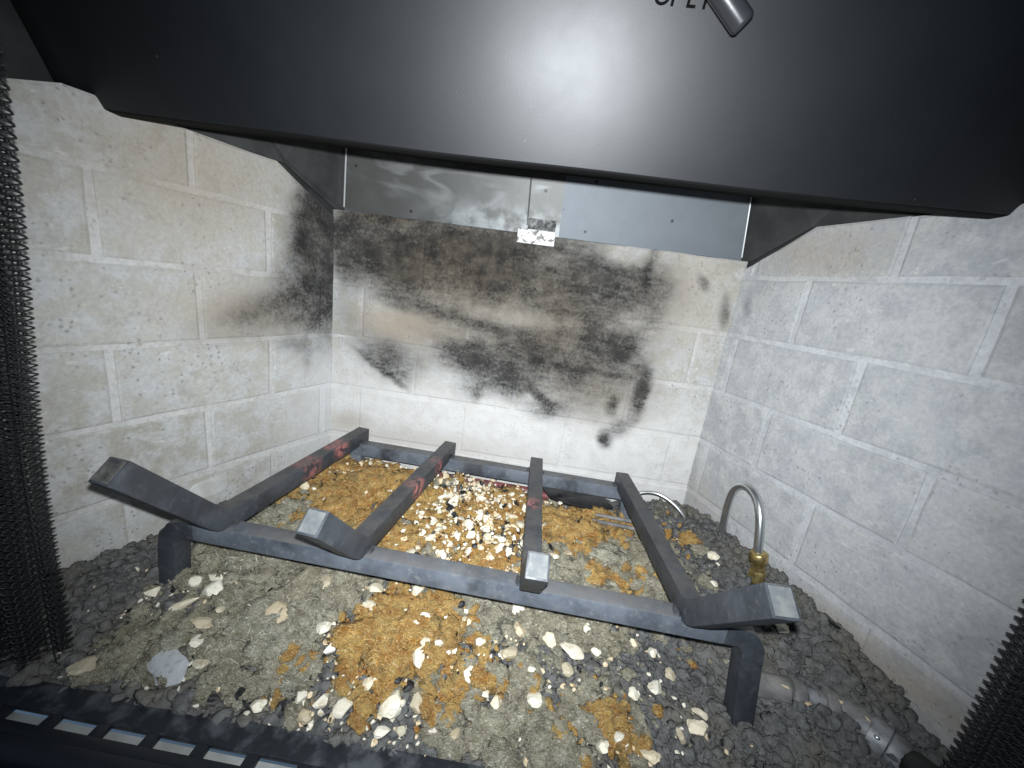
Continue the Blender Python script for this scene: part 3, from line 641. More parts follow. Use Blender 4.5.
for nm, fs, mt in (('panel', panel_faces, M['black_paint']), ('hem', hem_faces, M['black_edge'])):
    v_, f_ = sub(V, fs)
    o = fix_normals(mesh_obj(nm, v_, f_, mt, hood, True))
    so = o.modifiers.new('thickness', 'SOLIDIFY'); so.thickness = 0.0012; so.offset = 0
# stamped word
hd = Vector((0, -math.sin(TH), math.cos(TH)))          # up the slope
hn = Vector((0, -math.cos(TH), -math.sin(TH)))         # out of the slope
def on_hood(x, z): return Vector((x, -0.2225 - (z - 0.3695) * math.tan(TH), z))
for ch, x in (('O', 0.3555), ('P', 0.3665), ('E', 0.3765), ('N', 0.3868)):
    cu = bpy.data.curves.new('t', 'FONT'); cu.body = ch; cu.size = 0.0135; cu.extrude = 0.0003; cu.offset = 0.0002
    to = bpy.data.objects.new('t', cu); COL.objects.link(to)
    bpy.context.view_layer.update()
    me = bpy.data.meshes.new_from_object(to.evaluated_get(bpy.context.evaluated_depsgraph_get()))
    bpy.data.objects.remove(to); me.materials.clear(); me.materials.append(M['letter'])
    lo = bpy.data.objects.new('letter', me); link(lo, hood)
    mm = Matrix((Vector((1, 0, 0)), hd, hn)).transposed().to_4x4()
    mm.translation = on_hood(x, 0.4535) + hn * 0.0010 - hood.location
    lo.matrix_local = mm
# side cheeks of the hood, above the side walls
for x, nm in ((-0.121, 'cheek'), (0.701, 'cheek')):
    sheet(nm, [(x, -0.16, 0.377), (x, -0.16, 0.6), (x, -0.42, 0.6), (x, -0.42, 0.34)], M['sheet_dark'], parent=hood)

# damper handle
ROD_AXIS = (-0.786, -0.104, 0.609)
hdl = empty('damper_handle', (0.407, -0.288, 0.433)); tag(hdl, 'black round damper rod hanging beside the stamped word', 'damper handle')
axis = Vector(ROD_AXIS)
P0 = Vector((0, 0, 0))
tube('rod', [P0 - axis * 0.0015, P0 - axis * 0.0004, P0 + axis * 0.001, P0 + axis * 0.075], [0.0052, 0.0064, 0.0068, 0.0068], M['rod'], hdl, 20)

# ------------------------------------------------------------------ ground: lava rock bed
HP = np.array(HEIGHT_POINTS)
def hgt(x, y):
    x = np.asarray(x, float)[..., None]; y = np.asarray(y, float)[..., None]
    d2 = (HP[:, 0] - x) ** 2 + (HP[:, 1] - y) ** 2 + 4e-4
    w = d2 ** -2
    return (w * HP[:, 2]).sum(-1) / w.sum(-1)
def inside(x, y, m=0.0):
    return (x > math.tan(SL) * y + m) & (x < W - math.tan(SR) * y - m) & (y < -m)
nxg, nyg = 270, 134
gx = np.linspace(-0.17, 0.75, nxg); gy = np.linspace(-0.3615, 0.006, nyg)
X, Y = np.meshgrid(gx, gy, indexing='ij')
Z = hgt(X, Y) - 0.004
Zn = np.array([mnoise.fractal(Vector((a * 70, b * 70, 0)), 1.0, 2.0, 4) for a, b in zip(X.ravel(), Y.ravel())]).reshape(X.shape)
Z = Z + 0.0030 * Zn
V = list(zip(X.ravel(), Y.ravel(), Z.ravel()))
ok = inside(X, Y, -0.006)
F = []
for i in range(nxg - 1):
    for j in range(nyg - 1):
        if ok[i, j] and ok[i + 1, j] and ok[i, j + 1] and ok[i + 1, j + 1]:
            F.append((i * nyg + j, (i + 1) * nyg + j, (i + 1) * nyg + j + 1, i * nyg + j + 1))
bed = mesh_obj('ground', V, F, M['lava'], None, True); tag(bed, 'dark bed of fine lava rock under the grate', 'ground', kind='structure')

def chip_template(seed, sub=2, nplanes=7, flat=0.55, rough=0.22):
    r = random.Random(seed)
    bm = bmesh.new(); bmesh.ops.create_icosphere(bm, subdivisions=sub, radius=1.0)
    planes = [(Vector((r.gauss(0, 1), r.gauss(0, 1), r.gauss(0, 1))).normalized(), r.uniform(0.45, 0.85)) for _ in range(nplanes)]
    off = Vector((r.uniform(-9, 9), r.uniform(-9, 9), r.uniform(-9, 9)))
    for v in bm.verts:
        c = v.co * (1 + rough * mnoise.noise(v.co * 1.7 + off) + rough * 0.5 * mnoise.noise(v.co * 4.0 + off))
        for n, d in planes:
            e = c.dot(n) - d
            if e > 0: c = c - n * e * 0.92
        v.co = Vector((c.x, c.y, c.z * flat))
    bm.normal_update()
    V = np.array([v.co[:] for v in bm.verts]); F = np.array([[q.index for q in f.verts] for f in bm.faces])
    bm.free()
    V[:, :2] /= np.abs(V[:, :2]).max()
    return V, F

def scatter_mesh(name, templates, items, mat, smooth):
    """items: (x,y,z,sx,sy,sz,rot) -> one mesh of many small stones"""
    vs_, fs_, off = [], [], 0
    for it in items:
        tv, tf = templates[rng.integers(len(templates))]
        x, y, z, sx, sy, sz, tilt = it
        a, b, c = rng.uniform(0, 6.283), rng.normal(0, tilt), rng.normal(0, tilt)
        ca, sa = math.cos(a), math.sin(a); cb, sb = math.cos(b), math.sin(b); cc, sc = math.cos(c), math.sin(c)
        Rm = np.array([[ca, -sa, 0], [sa, ca, 0], [0, 0, 1]]) @ np.array([[1, 0, 0], [0, cb, -sb], [0, sb, cb]]) @ np.array([[cc, 0, sc], [0, 1, 0], [-sc, 0, cc]])
        vs_.append((tv * np.array([sx, sy, sz])) @ Rm.T + np.array([x, y, z])); fs_.append(tf + off); off += len(tv)
    Va = np.concatenate(vs_); Fa = np.concatenate(fs_)
    me = bpy.data.meshes.new(name)
    me.vertices.add(len(Va)); me.vertices.foreach_set('co', Va.ravel())
    me.loops.add(Fa.size); me.loops.foreach_set('vertex_index', Fa.ravel().astype(np.int32))
    me.polygons.add(len(Fa)); me.polygons.foreach_set('loop_start', np.arange(0, Fa.size, 3, dtype=np.int32))
    me.polygons.foreach_set('use_smooth', np.full(len(Fa), smooth))
    me.update(calc_edges=True); me.validate()
    me.materials.append(mat)
    return link(bpy.data.objects.new(name, me))

stones = [chip_template(100 + i, 2, 3, 0.75, 0.55) for i in range(12)]
items = []
while len(items) < 11000:
    x, y = rng.uniform(-0.16, 0.74), rng.uniform(-0.3605, -0.001)
    if not inside(x, y, 0.0015): continue
    big = rng.random() ** 4
    s = 0.0019 + 0.0066 * big
    if 0.03 < x < 0.5 and -0.24 < y < -0.04 and rng.random() < 0.6: continue
    items.append((x, y, float(hgt(x, y)) - 0.0035 + rng.uniform(-0.001, 0.0022) + s * 0.05, s * rng.uniform(.8, 1.4), s * rng.uniform(.8, 1.4), s * 0.7, 0.5))
# stones banked up against the right and left walls
for _ in range(700):
    if rng.random() < 0.6:
        s_ = rng.uniform(0.02, 0.36); x, y = W + math.sin(SR) * s_, -math.cos(SR) * s_; x -= rng.uniform(0.002, 0.018)
    else:
        s_ = rng.uniform(0.16, 0.36); x, y = -math.sin(SL) * s_, -math.cos(SL) * s_; x += rng.uniform(0.002, 0.018)
    if y < -0.3605: continue
    s = rng.uniform(0.003, 0.0075)
    items.append((x, y, float(hgt(x, y)) + rng.uniform(-0.002, 0.004), s, s * rng.uniform(.8, 1.2), s * 0.8, 0.5))
o = scatter_mesh('lava_gravel', stones, items, M['lava'], True)
tag(o, 'dark grey lava rock gravel covering the firebox floor', 'gravel', kind='stuff')

# rockwool tufts: lumpy, fibrous
def wool_template(seed):
    r = random.Random(seed)
    bm = bmesh.new(); bmesh.ops.create_icosphere(bm, subdivisions=4, radius=1.0)
    off = Vector((r.uniform(-50, 50), r.uniform(-50, 50), r.uniform(-50, 50)))
    for v in bm.verts:
        d = v.co.copy()
        f = 1 + 0.42 * mnoise.noise(d * 1.5 + off) + 0.26 * abs(mnoise.noise(d * 3.4 + off)) + 0.24 * mnoise.noise(d * 6 + off) + 0.16 * mnoise.noise(d * 13 + off)
        v.co = Vector((d.x * f, d.y * f, d.z * f * 0.6))
    bm.normal_update()
    base = [(v.co.copy(), v.normal.copy()) for v in bm.verts if v.co.z > -0.15]
    # loose fibres combed over the lump
    for fi_ in range(90):
        c, n = r.choice(base)
        tdir = Vector((r.gauss(0, 1), r.gauss(0, 1), r.gauss(0, 0.5))); tdir = (tdir - n * tdir.dot(n)).normalized()
        side = n.cross(tdir).normalized()
        L_ = r.uniform(0.18, 0.55); wd = r.uniform(0.008, 0.018); curl = r.uniform(-0.14, 0.14); lift = r.uniform(0.02, 0.14)
        prev = None
        for k_ in range(5):
            q = k_ / 4 - 0.5
            p_ = c + tdir * (q * L_) + side * (curl * (4 * q * q)) + n * (lift * (1 - 3.2 * q * q) + 0.012)
            a_, b_ = bm.verts.new(p_ - side * wd * 0.5 + n * 0.004), bm.verts.new(p_ + side * wd * 0.5)
            if prev: bm.faces.new((prev[0], prev[1], b_, a_)).material_index = 2 if fi_ % 3 == 0 else 1
            prev = (a_, b_)
    for f in bm.faces: f.smooth = True
    me = bpy.data.meshes.new('rockwool_tuft'); bm.to_mesh(me); bm.free()
    return me
wool_o = [wool_template(i) for i in range(7)]
wool_g = [me.copy() for me in wool_o]
for me in wool_o:
    for k_ in ('wool_orange', 'fibre_orange', 'fibre_brown'): me.materials.append(M[k_])
for me in wool_g:
    for k_ in ('wool_olive', 'fibre_olive', 'fibre_dark'): me.materials.append(M[k_])
def put(name, me, x, y, sx, sy, sz, dz, label, cat, group, tilt=0.0, rot=None):
    o = bpy.data.objects.new(name, me)
    o.location = (x, y, float(hgt(x, y)) + dz)
    o.scale = (sx, sy, sz)
    o.rotation_euler = (random.gauss(0, tilt), random.gauss(0, tilt), random.uniform(0, 6.28) if rot is None else rot)
    link(o); tag(o, label, cat, group)
    return o
RR = random.Random(11)
FRONT_Y = -0.262
def zone(x, y):
    if y < FRONT_Y:
        k = 'before the leftmost bar' if x < 0.105 else 'before the second bar' if x < 0.255 else 'before the third bar' if x < 0.41 else 'before the rightmost bar'
        return k + (', by the front rail' if y > -0.303 else ', by the ledge')
    if x > 0.505: return 'right of the grate'
    if x < 0.03: return 'between the left bar and the brick wall'
    k = 'left' if x < 0.19 else 'middle' if x < 0.339 else 'right'
    return 'in the %s grate bay, %s' % (k, 'by the rear rail' if y > -0.11 else 'halfway along' if y > -0.19 else 'behind the front rail')
ORD = ['largest', 'second largest', 'third largest', 'fourth largest', 'fifth largest', 'sixth largest', 'seventh largest', 'eighth largest', 'ninth largest', 'tenth largest', 'eleventh largest', 'twelfth largest', 'thirteenth largest', 'fourteenth largest']
PIECES = []
def piece(name, me, x, y, sx, sy, sz, dz, what, cat, group, tilt, rot=None, label=None):
    o = put(name, me, x, y, sx, sy, sz, dz, label, cat, group, tilt, rot)
    if not label: PIECES.append((what, zone(x, y), sx * sy, o))
def label_pieces():
    byk = {}
    for w_, z_, a_, o_ in PIECES: byk.setdefault((w_, z_), []).append((a_, o_))
    for (w_, z_), L in byk.items():
        L.sort(key=lambda q: -q[0])
        for i, (a_, o_) in enumerate(L):
            o_['label'] = ('%s %s' % (w_, z_)) if len(L) == 1 else '%s %s %s' % (ORD[min(i, 13)], w_, z_)
def tuft(x, y, w, d, meshes, colour):
    s = 0.5 * (w + d) / 2
    piece('rockwool_tuft', RR.choice(meshes), x, y, w * 0.60, d * 0.72, s * RR.uniform(0.95, 1.35), s * 0.08, '%s rockwool tuft' % colour, 'rockwool', '%s rockwool tufts in the firebox' % colour, 0.2)
for x, y, w, d in ORANGE:
    if inside(x, y, 0.012): tuft(x, y, w, d, wool_o, 'rust orange')
for x, y, w, d in OLIVE:
    if inside(x, y, 0.012): tuft(x, y, w * (0.72 if y < -0.268 and x > 0.17 else 1), d * (0.72 if y < -0.268 and x > 0.17 else 1), wool_g, 'grey olive')
# torn crumbs of rockwool around the tufts
def np_mesh(me):
    V = np.array([v.co[:] for v in me.vertices]); F = np.array([p_.vertices[:] for p_ in me.polygons]); return V, F
crumb = []
for i in range(6):
    bm = bmesh.new(); bmesh.ops.create_icosphere(bm, subdivisions=3, radius=1.0)
    off = Vector((i * 7.3, i * 3.1, 1.7))
    for v in bm.verts:
        d = v.co.copy(); f = 1 + 0.5 * mnoise.noise(d * 1.6 + off) + 0.32 * mnoise.noise(d * 4 + off) + 0.2 * mnoise.noise(d * 9 + off)
        v.co = Vector((d.x * f, d.y * f, d.z * f * 0.6))
    me = bpy.data.meshes.new('tmp'); bm.to_mesh(me); bm.free(); crumb.append(np_mesh(me)); bpy.data.meshes.remove(me)
OA, GA = np.array(ORANGE), np.array(OLIVE)
def field(A, x, y):
    sg = 0.5 * A[:, 2] + 0.006
    return float(np.exp(-((A[:, 0] - x) ** 2 + (A[:, 1] - y) ** 2) / (2 * sg ** 2)).sum())
small = [chip_template(900 + i, 2, 0, 0.7, 0.6) for i in range(8)]
crumbs = {('o', 0): [], ('o', 1): [], ('g', 0): [], ('g', 1): []}
tries = 0
while tries < 15000:
    tries += 1
    x, y = rng.uniform(-0.04, 0.56), rng.uniform(-0.352, -0.02)
    if not inside(x, y, 0.008): continue
    fo, fg = field(OA, x, y), field(GA, x, y) * 0.9
    if y > -0.25: fo += 0.05; fg += 0.10
    if y < -0.268 and x > 0.17: fg *= 0.5
    if 0.13 < x < 0.36: fo += 0.06
    f = max(fo, fg)
    if rng.random() > min(1.0, 0.72 * f): continue
    col = 'o' if rng.random() < fo ** 2 / (fo ** 2 + fg ** 2) else 'g'
    bigc = rng.random() < 0.26
    s_ = rng.uniform(0.0045, 0.0100) if bigc else rng.uniform(0.0016, 0.0042)
    up = 0.0035 * min(1.5, f)
    crumbs[(col, 0 if bigc else 1)].append((x, y, float(hgt(x, y)) + rng.uniform(0, up + 0.001) + s_ * 0.1, s_ * rng.uniform(.8, 1.4), s_ * rng.uniform(.8, 1.3), s_ * 0.8, 0.6))
for (col, k_), its in crumbs.items():
    o = scatter_mesh('rockwool_lumps' if k_ == 0 else 'rockwool_crumbs', crumb if k_ == 0 else small, its, M['wool_orange' if col == 'o' else 'wool_olive'], True)
    tag(o, '%s rockwool %s strewn over the gravel' % ('rust orange' if col == 'o' else 'grey olive', 'lumps' if k_ == 0 else 'crumbs'), 'rockwool crumbs', kind='stuff')

# vermiculite chips
def tmesh(tpl, mat, smooth=False):
    me = bpy.data.meshes.new('vermiculite_chip'); me.from_pydata(tpl[0].tolist(), [], tpl[1].tolist()); me.materials.append(mat)
    me.polygons.foreach_set('use_smooth', [smooth] * len(me.polygons))
    return me
tpl = [chip_template(300 + i, 3, 7, 0.7, 0.26) for i in range(14)]
chip_w = [tmesh(q, M['chip'], True) for q in tpl]
chip_t = [tmesh(q, M['chip_tan'], True) for q in tpl]
chip_g = [tmesh(q, M['chip_grey'], True) for q in tpl]
for me in chip_w + chip_t + chip_g: me.set_sharp_from_angle(angle=math.radians(24))
SPECIAL = {4: ('tan block of vermiculite beside the slotted ledge at the left curtain', 't'), 5: ('wide flat grey-white flake near the slotted ledge', 'g'), 0: ('long narrow white chip left of the front rail', 'w'),
           31: ('largest white chip on the dark gravel before the grate', 'w'), 27: ('layered pale olive chip in the left olive rockwool', 't'), 34: ('flat orange-tan chip before the third grate bar', 't'),
           62: ('lone white chip behind the right grate bar', 'w'), 66: ('lone cream chip below the raised tip of the right grate bar', 'w'), 3: ('round cream chip below two white ones at the left', 't')}
for i, (x, y, w, d) in enumerate(CHIPS):
    if not inside(x, y, 0.004): continue
    kind = SPECIAL[i][1] if i in SPECIAL else ('t' if RR.random() < 0.16 else 'w')
    me = RR.choice({'w': chip_w, 't': chip_t, 'g': chip_g}[kind])
    if i == 4: w, d = w * 0.72, d * 0.9
    if i not in (0, 4, 5): w, d = w * 0.75 + d * 0.25, d * 0.75 + w * 0.25
    cw = 'tan' if kind == 't' else 'white'
    hh = min(0.5 * (w + d) * 0.36, 0.0050) * (0.45 if kind == 'g' else 1)
    piece('vermiculite_chip', me, x, y, w * 0.53, d * 0.56, hh * 1.15, hh * 0.25 + 0.0080, '%s vermiculite chip' % cw, 'stone chip', None if i in SPECIAL else '%s vermiculite chips in the firebox' % cw, 0.22, RR.uniform(-0.5, 0.5), SPECIAL[i][0] if i in SPECIAL else None)
cind = [tmesh(chip_template(500 + i, 2, 8, 0.45, 0.5), M['cinder']) for i in range(5)]
for me in cind: me.name = 'black_cinder'
for i, (x, y, w, d) in enumerate(BLACK):
    piece('black_cinder', RR.choice(cind), x, y, w * 0.55, d * 0.65, 0.006, 0.005, 'black cinder', 'cinder', None if i == 0 else 'black cinders in the firebox', 0.3, None, 'largest black cinder, beside the front orange rockwool' if i == 0 else None)
label_pieces()

# crushed vermiculite, too fine to count
items = []
gran = [chip_template(700 + i, 2, 6, 0.55, 0.6) for i in range(10)]
def gran_add(n, cx, cy, sx, sy, smin, smax, up):
    k = 0
    while k < n:
        x, y = rng.normal(cx, sx), rng.normal(cy, sy)
        if not inside(x, y, 0.003) or y < -0.36: continue
        s = smin + (smax - smin) * rng.random() ** 2
        items.append((x, y, float(hgt(x, y)) + rng.uniform(0.001, up), s, s * rng.uniform(.7, 1.2), s * .8, 0.6)); k += 1
gran_add(900, 0.262, -0.13, 0.048, 0.055, 0.0015, 0.0062, 0.018)
gran_add(240, 0.22, -0.31, 0.13, 0.028, 0.0014, 0.0040, 0.007)
gran_add(230, 0.10, -0.07, 0.04, 0.03, 0.0014, 0.0042, 0.016)
gran_add(170, 0.30, -0.20, 0.06, 0.02, 0.0015, 0.0042, 0.007)
for x_, y_, w_, d_ in CHIPS:
    if y_ < -0.24: gran_add(4, x_, y_, 0.7 * w_, 0.7 * d_, 0.0014, 0.0038, 0.006)
gran_add(80, 0.09, -0.29, 0.06, 0.03, 0.001, 0.0030, 0.006)
gran_add(110, 0.30, -0.30, 0.12, 0.03, 0.001, 0.0028, 0.005)
gran_add(50, 0.47, -0.13, 0.05, 0.05, 0.001, 0.003, 0.006)
random.Random(5).shuffle(items)
n1_, n2_ = int(len(items) * 0.46), int(len(items) * 0.86)
for nm_, its, mt_, lb_ in (('crushed_vermiculite', items[:n1_], M['chip'], 'crushed white vermiculite sprinkled over the embers'),
                           ('crushed_vermiculite', items[n1_:n2_], M['chip_cream'], 'crushed cream vermiculite sprinkled over the embers'),
                           ('cinder_crumbs', items[n2_:], M['cinder'], 'tiny black cinder crumbs sprinkled over the embers')):
    o = scatter_mesh(nm_, gran, its, mt_, False)
    tag(o, lb_, 'granules', kind='stuff')

# ------------------------------------------------------------------ log grate
grate = empty('log_grate', (0.275, -0.16, -0.06)); tag(grate, 'black steel log grate with four upturned bars', 'grate')
g0 = grate.location
BW, BH = 0.0180, 0.0200
NEAR = [(0.0390, -0.268), (0.1760, -0.273), (0.3385, -0.277), (0.4802, -0.284)]
FAR = [(0.0665, -0.022), (0.2050, -0.024), (0.3390, -0.033), (0.4655, -0.039)]
TIP = [(-0.346, 0.110), (-0.331, 0.085), (-0.322, 0.073), (-0.360, 0.107)]
zc = 0.0245 - BH / 2
for i in range(4):
    f_ = Vector((*FAR[i], zc)); n_ = Vector((*NEAR[i], zc))
    d_ = (n_ - f_).normalized(); side = Vector((d_.y, -d_.x, 0))
    ty, tz = TIP[i]
    k_ = (ty - n_.y) / d_.y
    tip = n_ + d_ * k_; tip.z = tz - 0.006
    ln = (tip - n_)
    u_ = ln.normalized()
    # rounded bend
    pts = [f_, f_ + d_ * 0.09, n_ - d_ * 0.020]
    a0, a1 = n_ - d_ * 0.012, n_ + u_ * 0.012
    for q in (0.0, 0.33, 0.66, 1.0):
        pts.append((1 - q) ** 2 * a0 + 2 * q * (1 - q) * n_ + q * q * a1)
    pts += [n_ + u_ * 0.022, tip]
    bar = square_bar('bar', [p_ - g0 for p_ in pts], BW, BH, side, M['grate_burnt'] if i < 3 else M['grate_bar'], grate)
    s_ = Vector(side).normalized(); nn = s_.cross(u_)
    V = []
    for (a, b) in ((-1, -1), (1, -1), (1, 1), (-1, 1)):
        V.append(tip + u_ * 0.0004 + s_ * a * (BW / 2 - 0.0018) + nn * b * (BH / 2 - 0.0018) - g0)
    ce = mesh_obj('cut_end', V + [v - u_ * 0.003 for v in V], [(0, 1, 2, 3), (7, 6, 5, 4), (0, 4, 5, 1), (1, 5, 6, 2), (2, 6, 7, 3), (3, 7, 4, 0)], M['cut_end_dark'] if i == 0 else M['cut_end'], bar)
    fix_normals(ce)
RH = 0.0185
zr = 0.0088 - RH / 2
# front rail with the legs bent down from its ends, one continuous bar
def rail(name, xa, ya, xb, yb, ratio):
    return square_bar(name, [Vector((xa, ya, zr)) - g0, Vector(((xa + xb) / 2, (ya + yb) / 2 - 0.0, zr)) - g0, Vector((xb, yb, zr)) - g0], 0.0175, RH, (0, 1, 0), M['grate'], grate)
rail('front_rail', 0.014, -0.2625, 0.512, -0.276, 0)
rail('rear_rail', 0.050, -0.040, 0.482, -0.050, 0)
wt = chip_template(41, 3, 0, 0.7, 0.45)
wme = bpy.data.meshes.new('weld_bead'); wme.from_pydata(wt[0].tolist(), [], wt[1].tolist()); wme.materials.append(M['grate_bar'])
wme.polygons.foreach_set('use_smooth', [True] * len(wme.polygons))
for i in range(4):
    for (ya, yb, xa, xb) in ((-0.2625, -0.276, 0.014, 0.512), (-0.040, -0.050, 0.050, 0.482)):
        q = (ya - FAR[i][1]) / (NEAR[i][1] - FAR[i][1])
        xc = FAR[i][0] + (NEAR[i][0] - FAR[i][0]) * q
        yc = ya + (yb - ya) * (xc - xa) / (xb - xa)
        for sd in (-1, 1):
            wo = bpy.data.objects.new('weld_bead', wme); link(wo, grate)
            wo.location = Vector((xc + sd * (BW / 2 + 0.0008), yc + random.uniform(-0.002, 0.002), 0.0092)) - g0
            wo.scale = (0.0032, 0.0075, 0.0030); wo.rotation_euler = (0, 0, random.uniform(-0.2, 0.2))
def leg(xa, ya, sx, xo, yo, zfoot):
    P = [Vector((xa, ya, zr)), Vector((xa + sx * 0.012, ya, zr)), Vector((xa + sx * 0.020, ya, zr - 0.003)), Vector((xa + sx * 0.0255, ya - 0.0005, zr - 0.011)), Vector((xa + sx * 0.027, ya - 0.001, zr - 0.024)), Vector((xa + sx * 0.027 + xo, ya + yo, zfoot))]
    return square_bar('leg', [p_ - g0 for p_ in P], 0.0175, RH, (0, 1, 0), M['grate_bar'], grate)
leg(0.0142, -0.2625, -1, -0.001, -0.004, -0.085)
leg(0.5118, -0.276, 1, 0.002, -0.012, -0.082)
for xx, yy in ((0.066, -0.040), (0.476, -0.050)):
    square_bar('leg', [Vector((xx, yy, zr - RH / 2 + 0.001)) - g0, Vector((xx + 0.002, yy + 0.002, -0.07)) - g0], 0.016, 0.016, (1, 0, 0), M['grate'], grate)

# ------------------------------------------------------------------ gas fittings
gt = empty('gas_tube', (0.602, -0.165, -0.02)); tag(gt, 'shiny aluminium gas tube bent into an arch with a brass nut', 'gas tube')
pts = smooth_path([(0.602, -0.088, -0.045), (0.598, -0.090, -0.013), (0.5925, -0.094, 0.027), (0.590, -0.103, 0.055), (0.592, -0.120, 0.0685), (0.5955, -0.140, 0.064), (0.5965, -0.155, 0.046), (0.5985, -0.164, 0.014), (0.602, -0.165, -0.006)], 8)
tube('tube', [p_ - gt.location for p_ in pts], 0.0047, M['alu'], gt, 16)
def hexnut(name, a, b, r0, mat, parent, sides=6):
    a, b = Vector(a), Vector(b); d = (b - a)
    return tube(name, [a - parent.location, a + d * 0.12 - parent.location, b - d * 0.12 - parent.location, b - parent.location], [r0 * 0.82, r0, r0, r0 * 0.82], mat, parent, sides)
hexnut('nut', (0.600, -0.165, 0.010), (0.6025, -0.1655, -0.004), 0.0098, M['brass'], gt)
hexnut('collar', (0.6025, -0.1655, -0.0042), (0.604, -0.166, -0.012), 0.0072, M['brass'], gt, 14)
hexnut('valve_body', (0.604, -0.166, -0.0122), (0.6065, -0.167, -0.036), 0.0090, M['brass'], gt)

tt = empty('pilot_tube', (0.54, -0.04, -0.02)); tag(tt, 'thin steel tube curving behind the right grate bar into the gravel', 'gas tube')
pts = smooth_path([(0.484, -0.022, -0.036), (0.496, -0.020, -0.020), (0.509, -0.022, -0.0105), (0.527, -0.030, -0.0055), (0.546, -0.040, -0.011), (0.561, -0.050, -0.023), (0.575, -0.058, -0.046)], 8)
tube('tube', [p_ - tt.location for p_ in pts], 0.0030, M['alu'], tt, 12)

gv = empty('gas_valve', (0.62, -0.285, -0.0565)); tag(gv, 'dusty gas valve with iron pipe half buried by the right wall', 'gas valve')
def gl(*p): return Vector(p) - Vector((0.62, -0.285, -0.05))
tube('pipe', [gl(0.545, -0.268, -0.056), gl(0.560, -0.271, -0.053), gl(0.5835, -0.276, -0.049), gl(0.585, -0.2765, -0.049)], [0.0105, 0.0110, 0.0110, 0.0098], M['iron'], gv, 18)
tube('coupling', [gl(0.5852, -0.2765, -0.049), gl(0.5865, -0.2768, -0.049), gl(0.5945, -0.278, -0.048), gl(0.5958, -0.2782, -0.048)], [0.0108, 0.0122, 0.0122, 0.0105], M['iron'], gv, 18)
tube('nipple', [gl(0.5955, -0.2782, -0.048), gl(0.614, -0.282, -0.046)], 0.0078, M['valve'], gv, 16)
tube('union_nut', [gl(0.610, -0.2812, -0.0465), gl(0.6115, -0.2815, -0.0465), gl(0.6195, -0.2835, -0.0455), gl(0.621, -0.284, -0.0455)], [0.0095, 0.0116, 0.0116, 0.0095], M['iron'], gv, 6)
tube('pipe', [gl(0.6205, -0.284, -0.0455), gl(0.640, -0.292, -0.047)], 0.0085, M['iron'], gv, 16)
tube('valve_body', [gl(0.629, -0.2875, -0.0555), gl(0.632, -0.289, -0.0555), gl(0.640, -0.295, -0.055), gl(0.641, -0.296, -0.055), gl(0.648, -0.305, -0.0555), gl(0.649, -0.306, -0.0555), gl(0.655, -0.314, -0.056), gl(0.657, -0.317, -0.056)], [0.010, 0.0145, 0.0145, 0.0170, 0.0170, 0.0145, 0.0145, 0.011], M['valve'], gv, 20)
for (a, b, c) in ((0.636, -0.3065, -0.044), (0.6545, -0.2965, -0.042)):
    tube('screw', [gl(a, b, c - 0.006), gl(a, b - 0.001, c), gl(a, b - 0.0012, c + 0.001)], [0.0028, 0.0028, 0.0018], M['alu'], gv, 10)
kn = []
for q in (0.0, 0.004, 0.02, 0.024):
    kn.append(gl(0.654 + 0.3 * q, -0.318 - 0.80 * q, -0.054 + 0.2 * q))
ko = tube('knob', kn, [0.0115, 0.0135, 0.0135, 0.0115], M['knob'], gv, 14)

# bits under the grate
bp_ = empty('burner_pipe', (0.26, -0.03, -0.035)); tag(bp_, 'scorched red burner pipe lying behind the embers', 'burner pipe')
tube('pipe', [Vector(p_) - bp_.location for p_ in ((0.10, -0.026, -0.040), (0.194, -0.030, -0.033), (0.329, -0.036, -0.031), (0.40, -0.040, -0.036))], 0.0062, M['redpipe'], bp_, 12)
pl_poly = [(0.352, -0.030), (0.40, -0.026), (0.446, -0.030), (0.456, -0.066), (0.432, -0.072), (0.392, -0.076), (0.366, -0.062)]
V = [(x, y, -0.021 - 0.05 * (y + 0.03) * -1 + (0.004 if i % 2 else 0)) for i, (x, y) in enumerate(pl_poly)]
V = [Vector(v) for v in V]; m_ = len(V)
V2 = V + [v - Vector((0, 0, 0.002)) for v in V]
o = fix_normals(mesh_obj('black_plate', V2, [tuple(range(m_)), tuple(range(m_, 2 * m_))[::-1]] + [(i, i + m_, (i + 1) % m_ + m_, (i + 1) % m_) for i in range(m_)], M['blackplate'], None))
tag(o, 'broken black plate lying under the rear rail of the grate', 'plate')
for a, b, lab in (((0.425, -0.084, -0.024), (0.512, -0.092, -0.022), 'upper thin scorched rod beside the right grate bar'), ((0.420, -0.098, -0.025), (0.515, -0.106, -0.024), 'lower thin scorched rod beside the right grate bar')):
    o = tube('thin_rod', [a, b], 0.0028, M['iron'], None, 8); tag(o, lab, 'rod', 'thin rods under the grate')

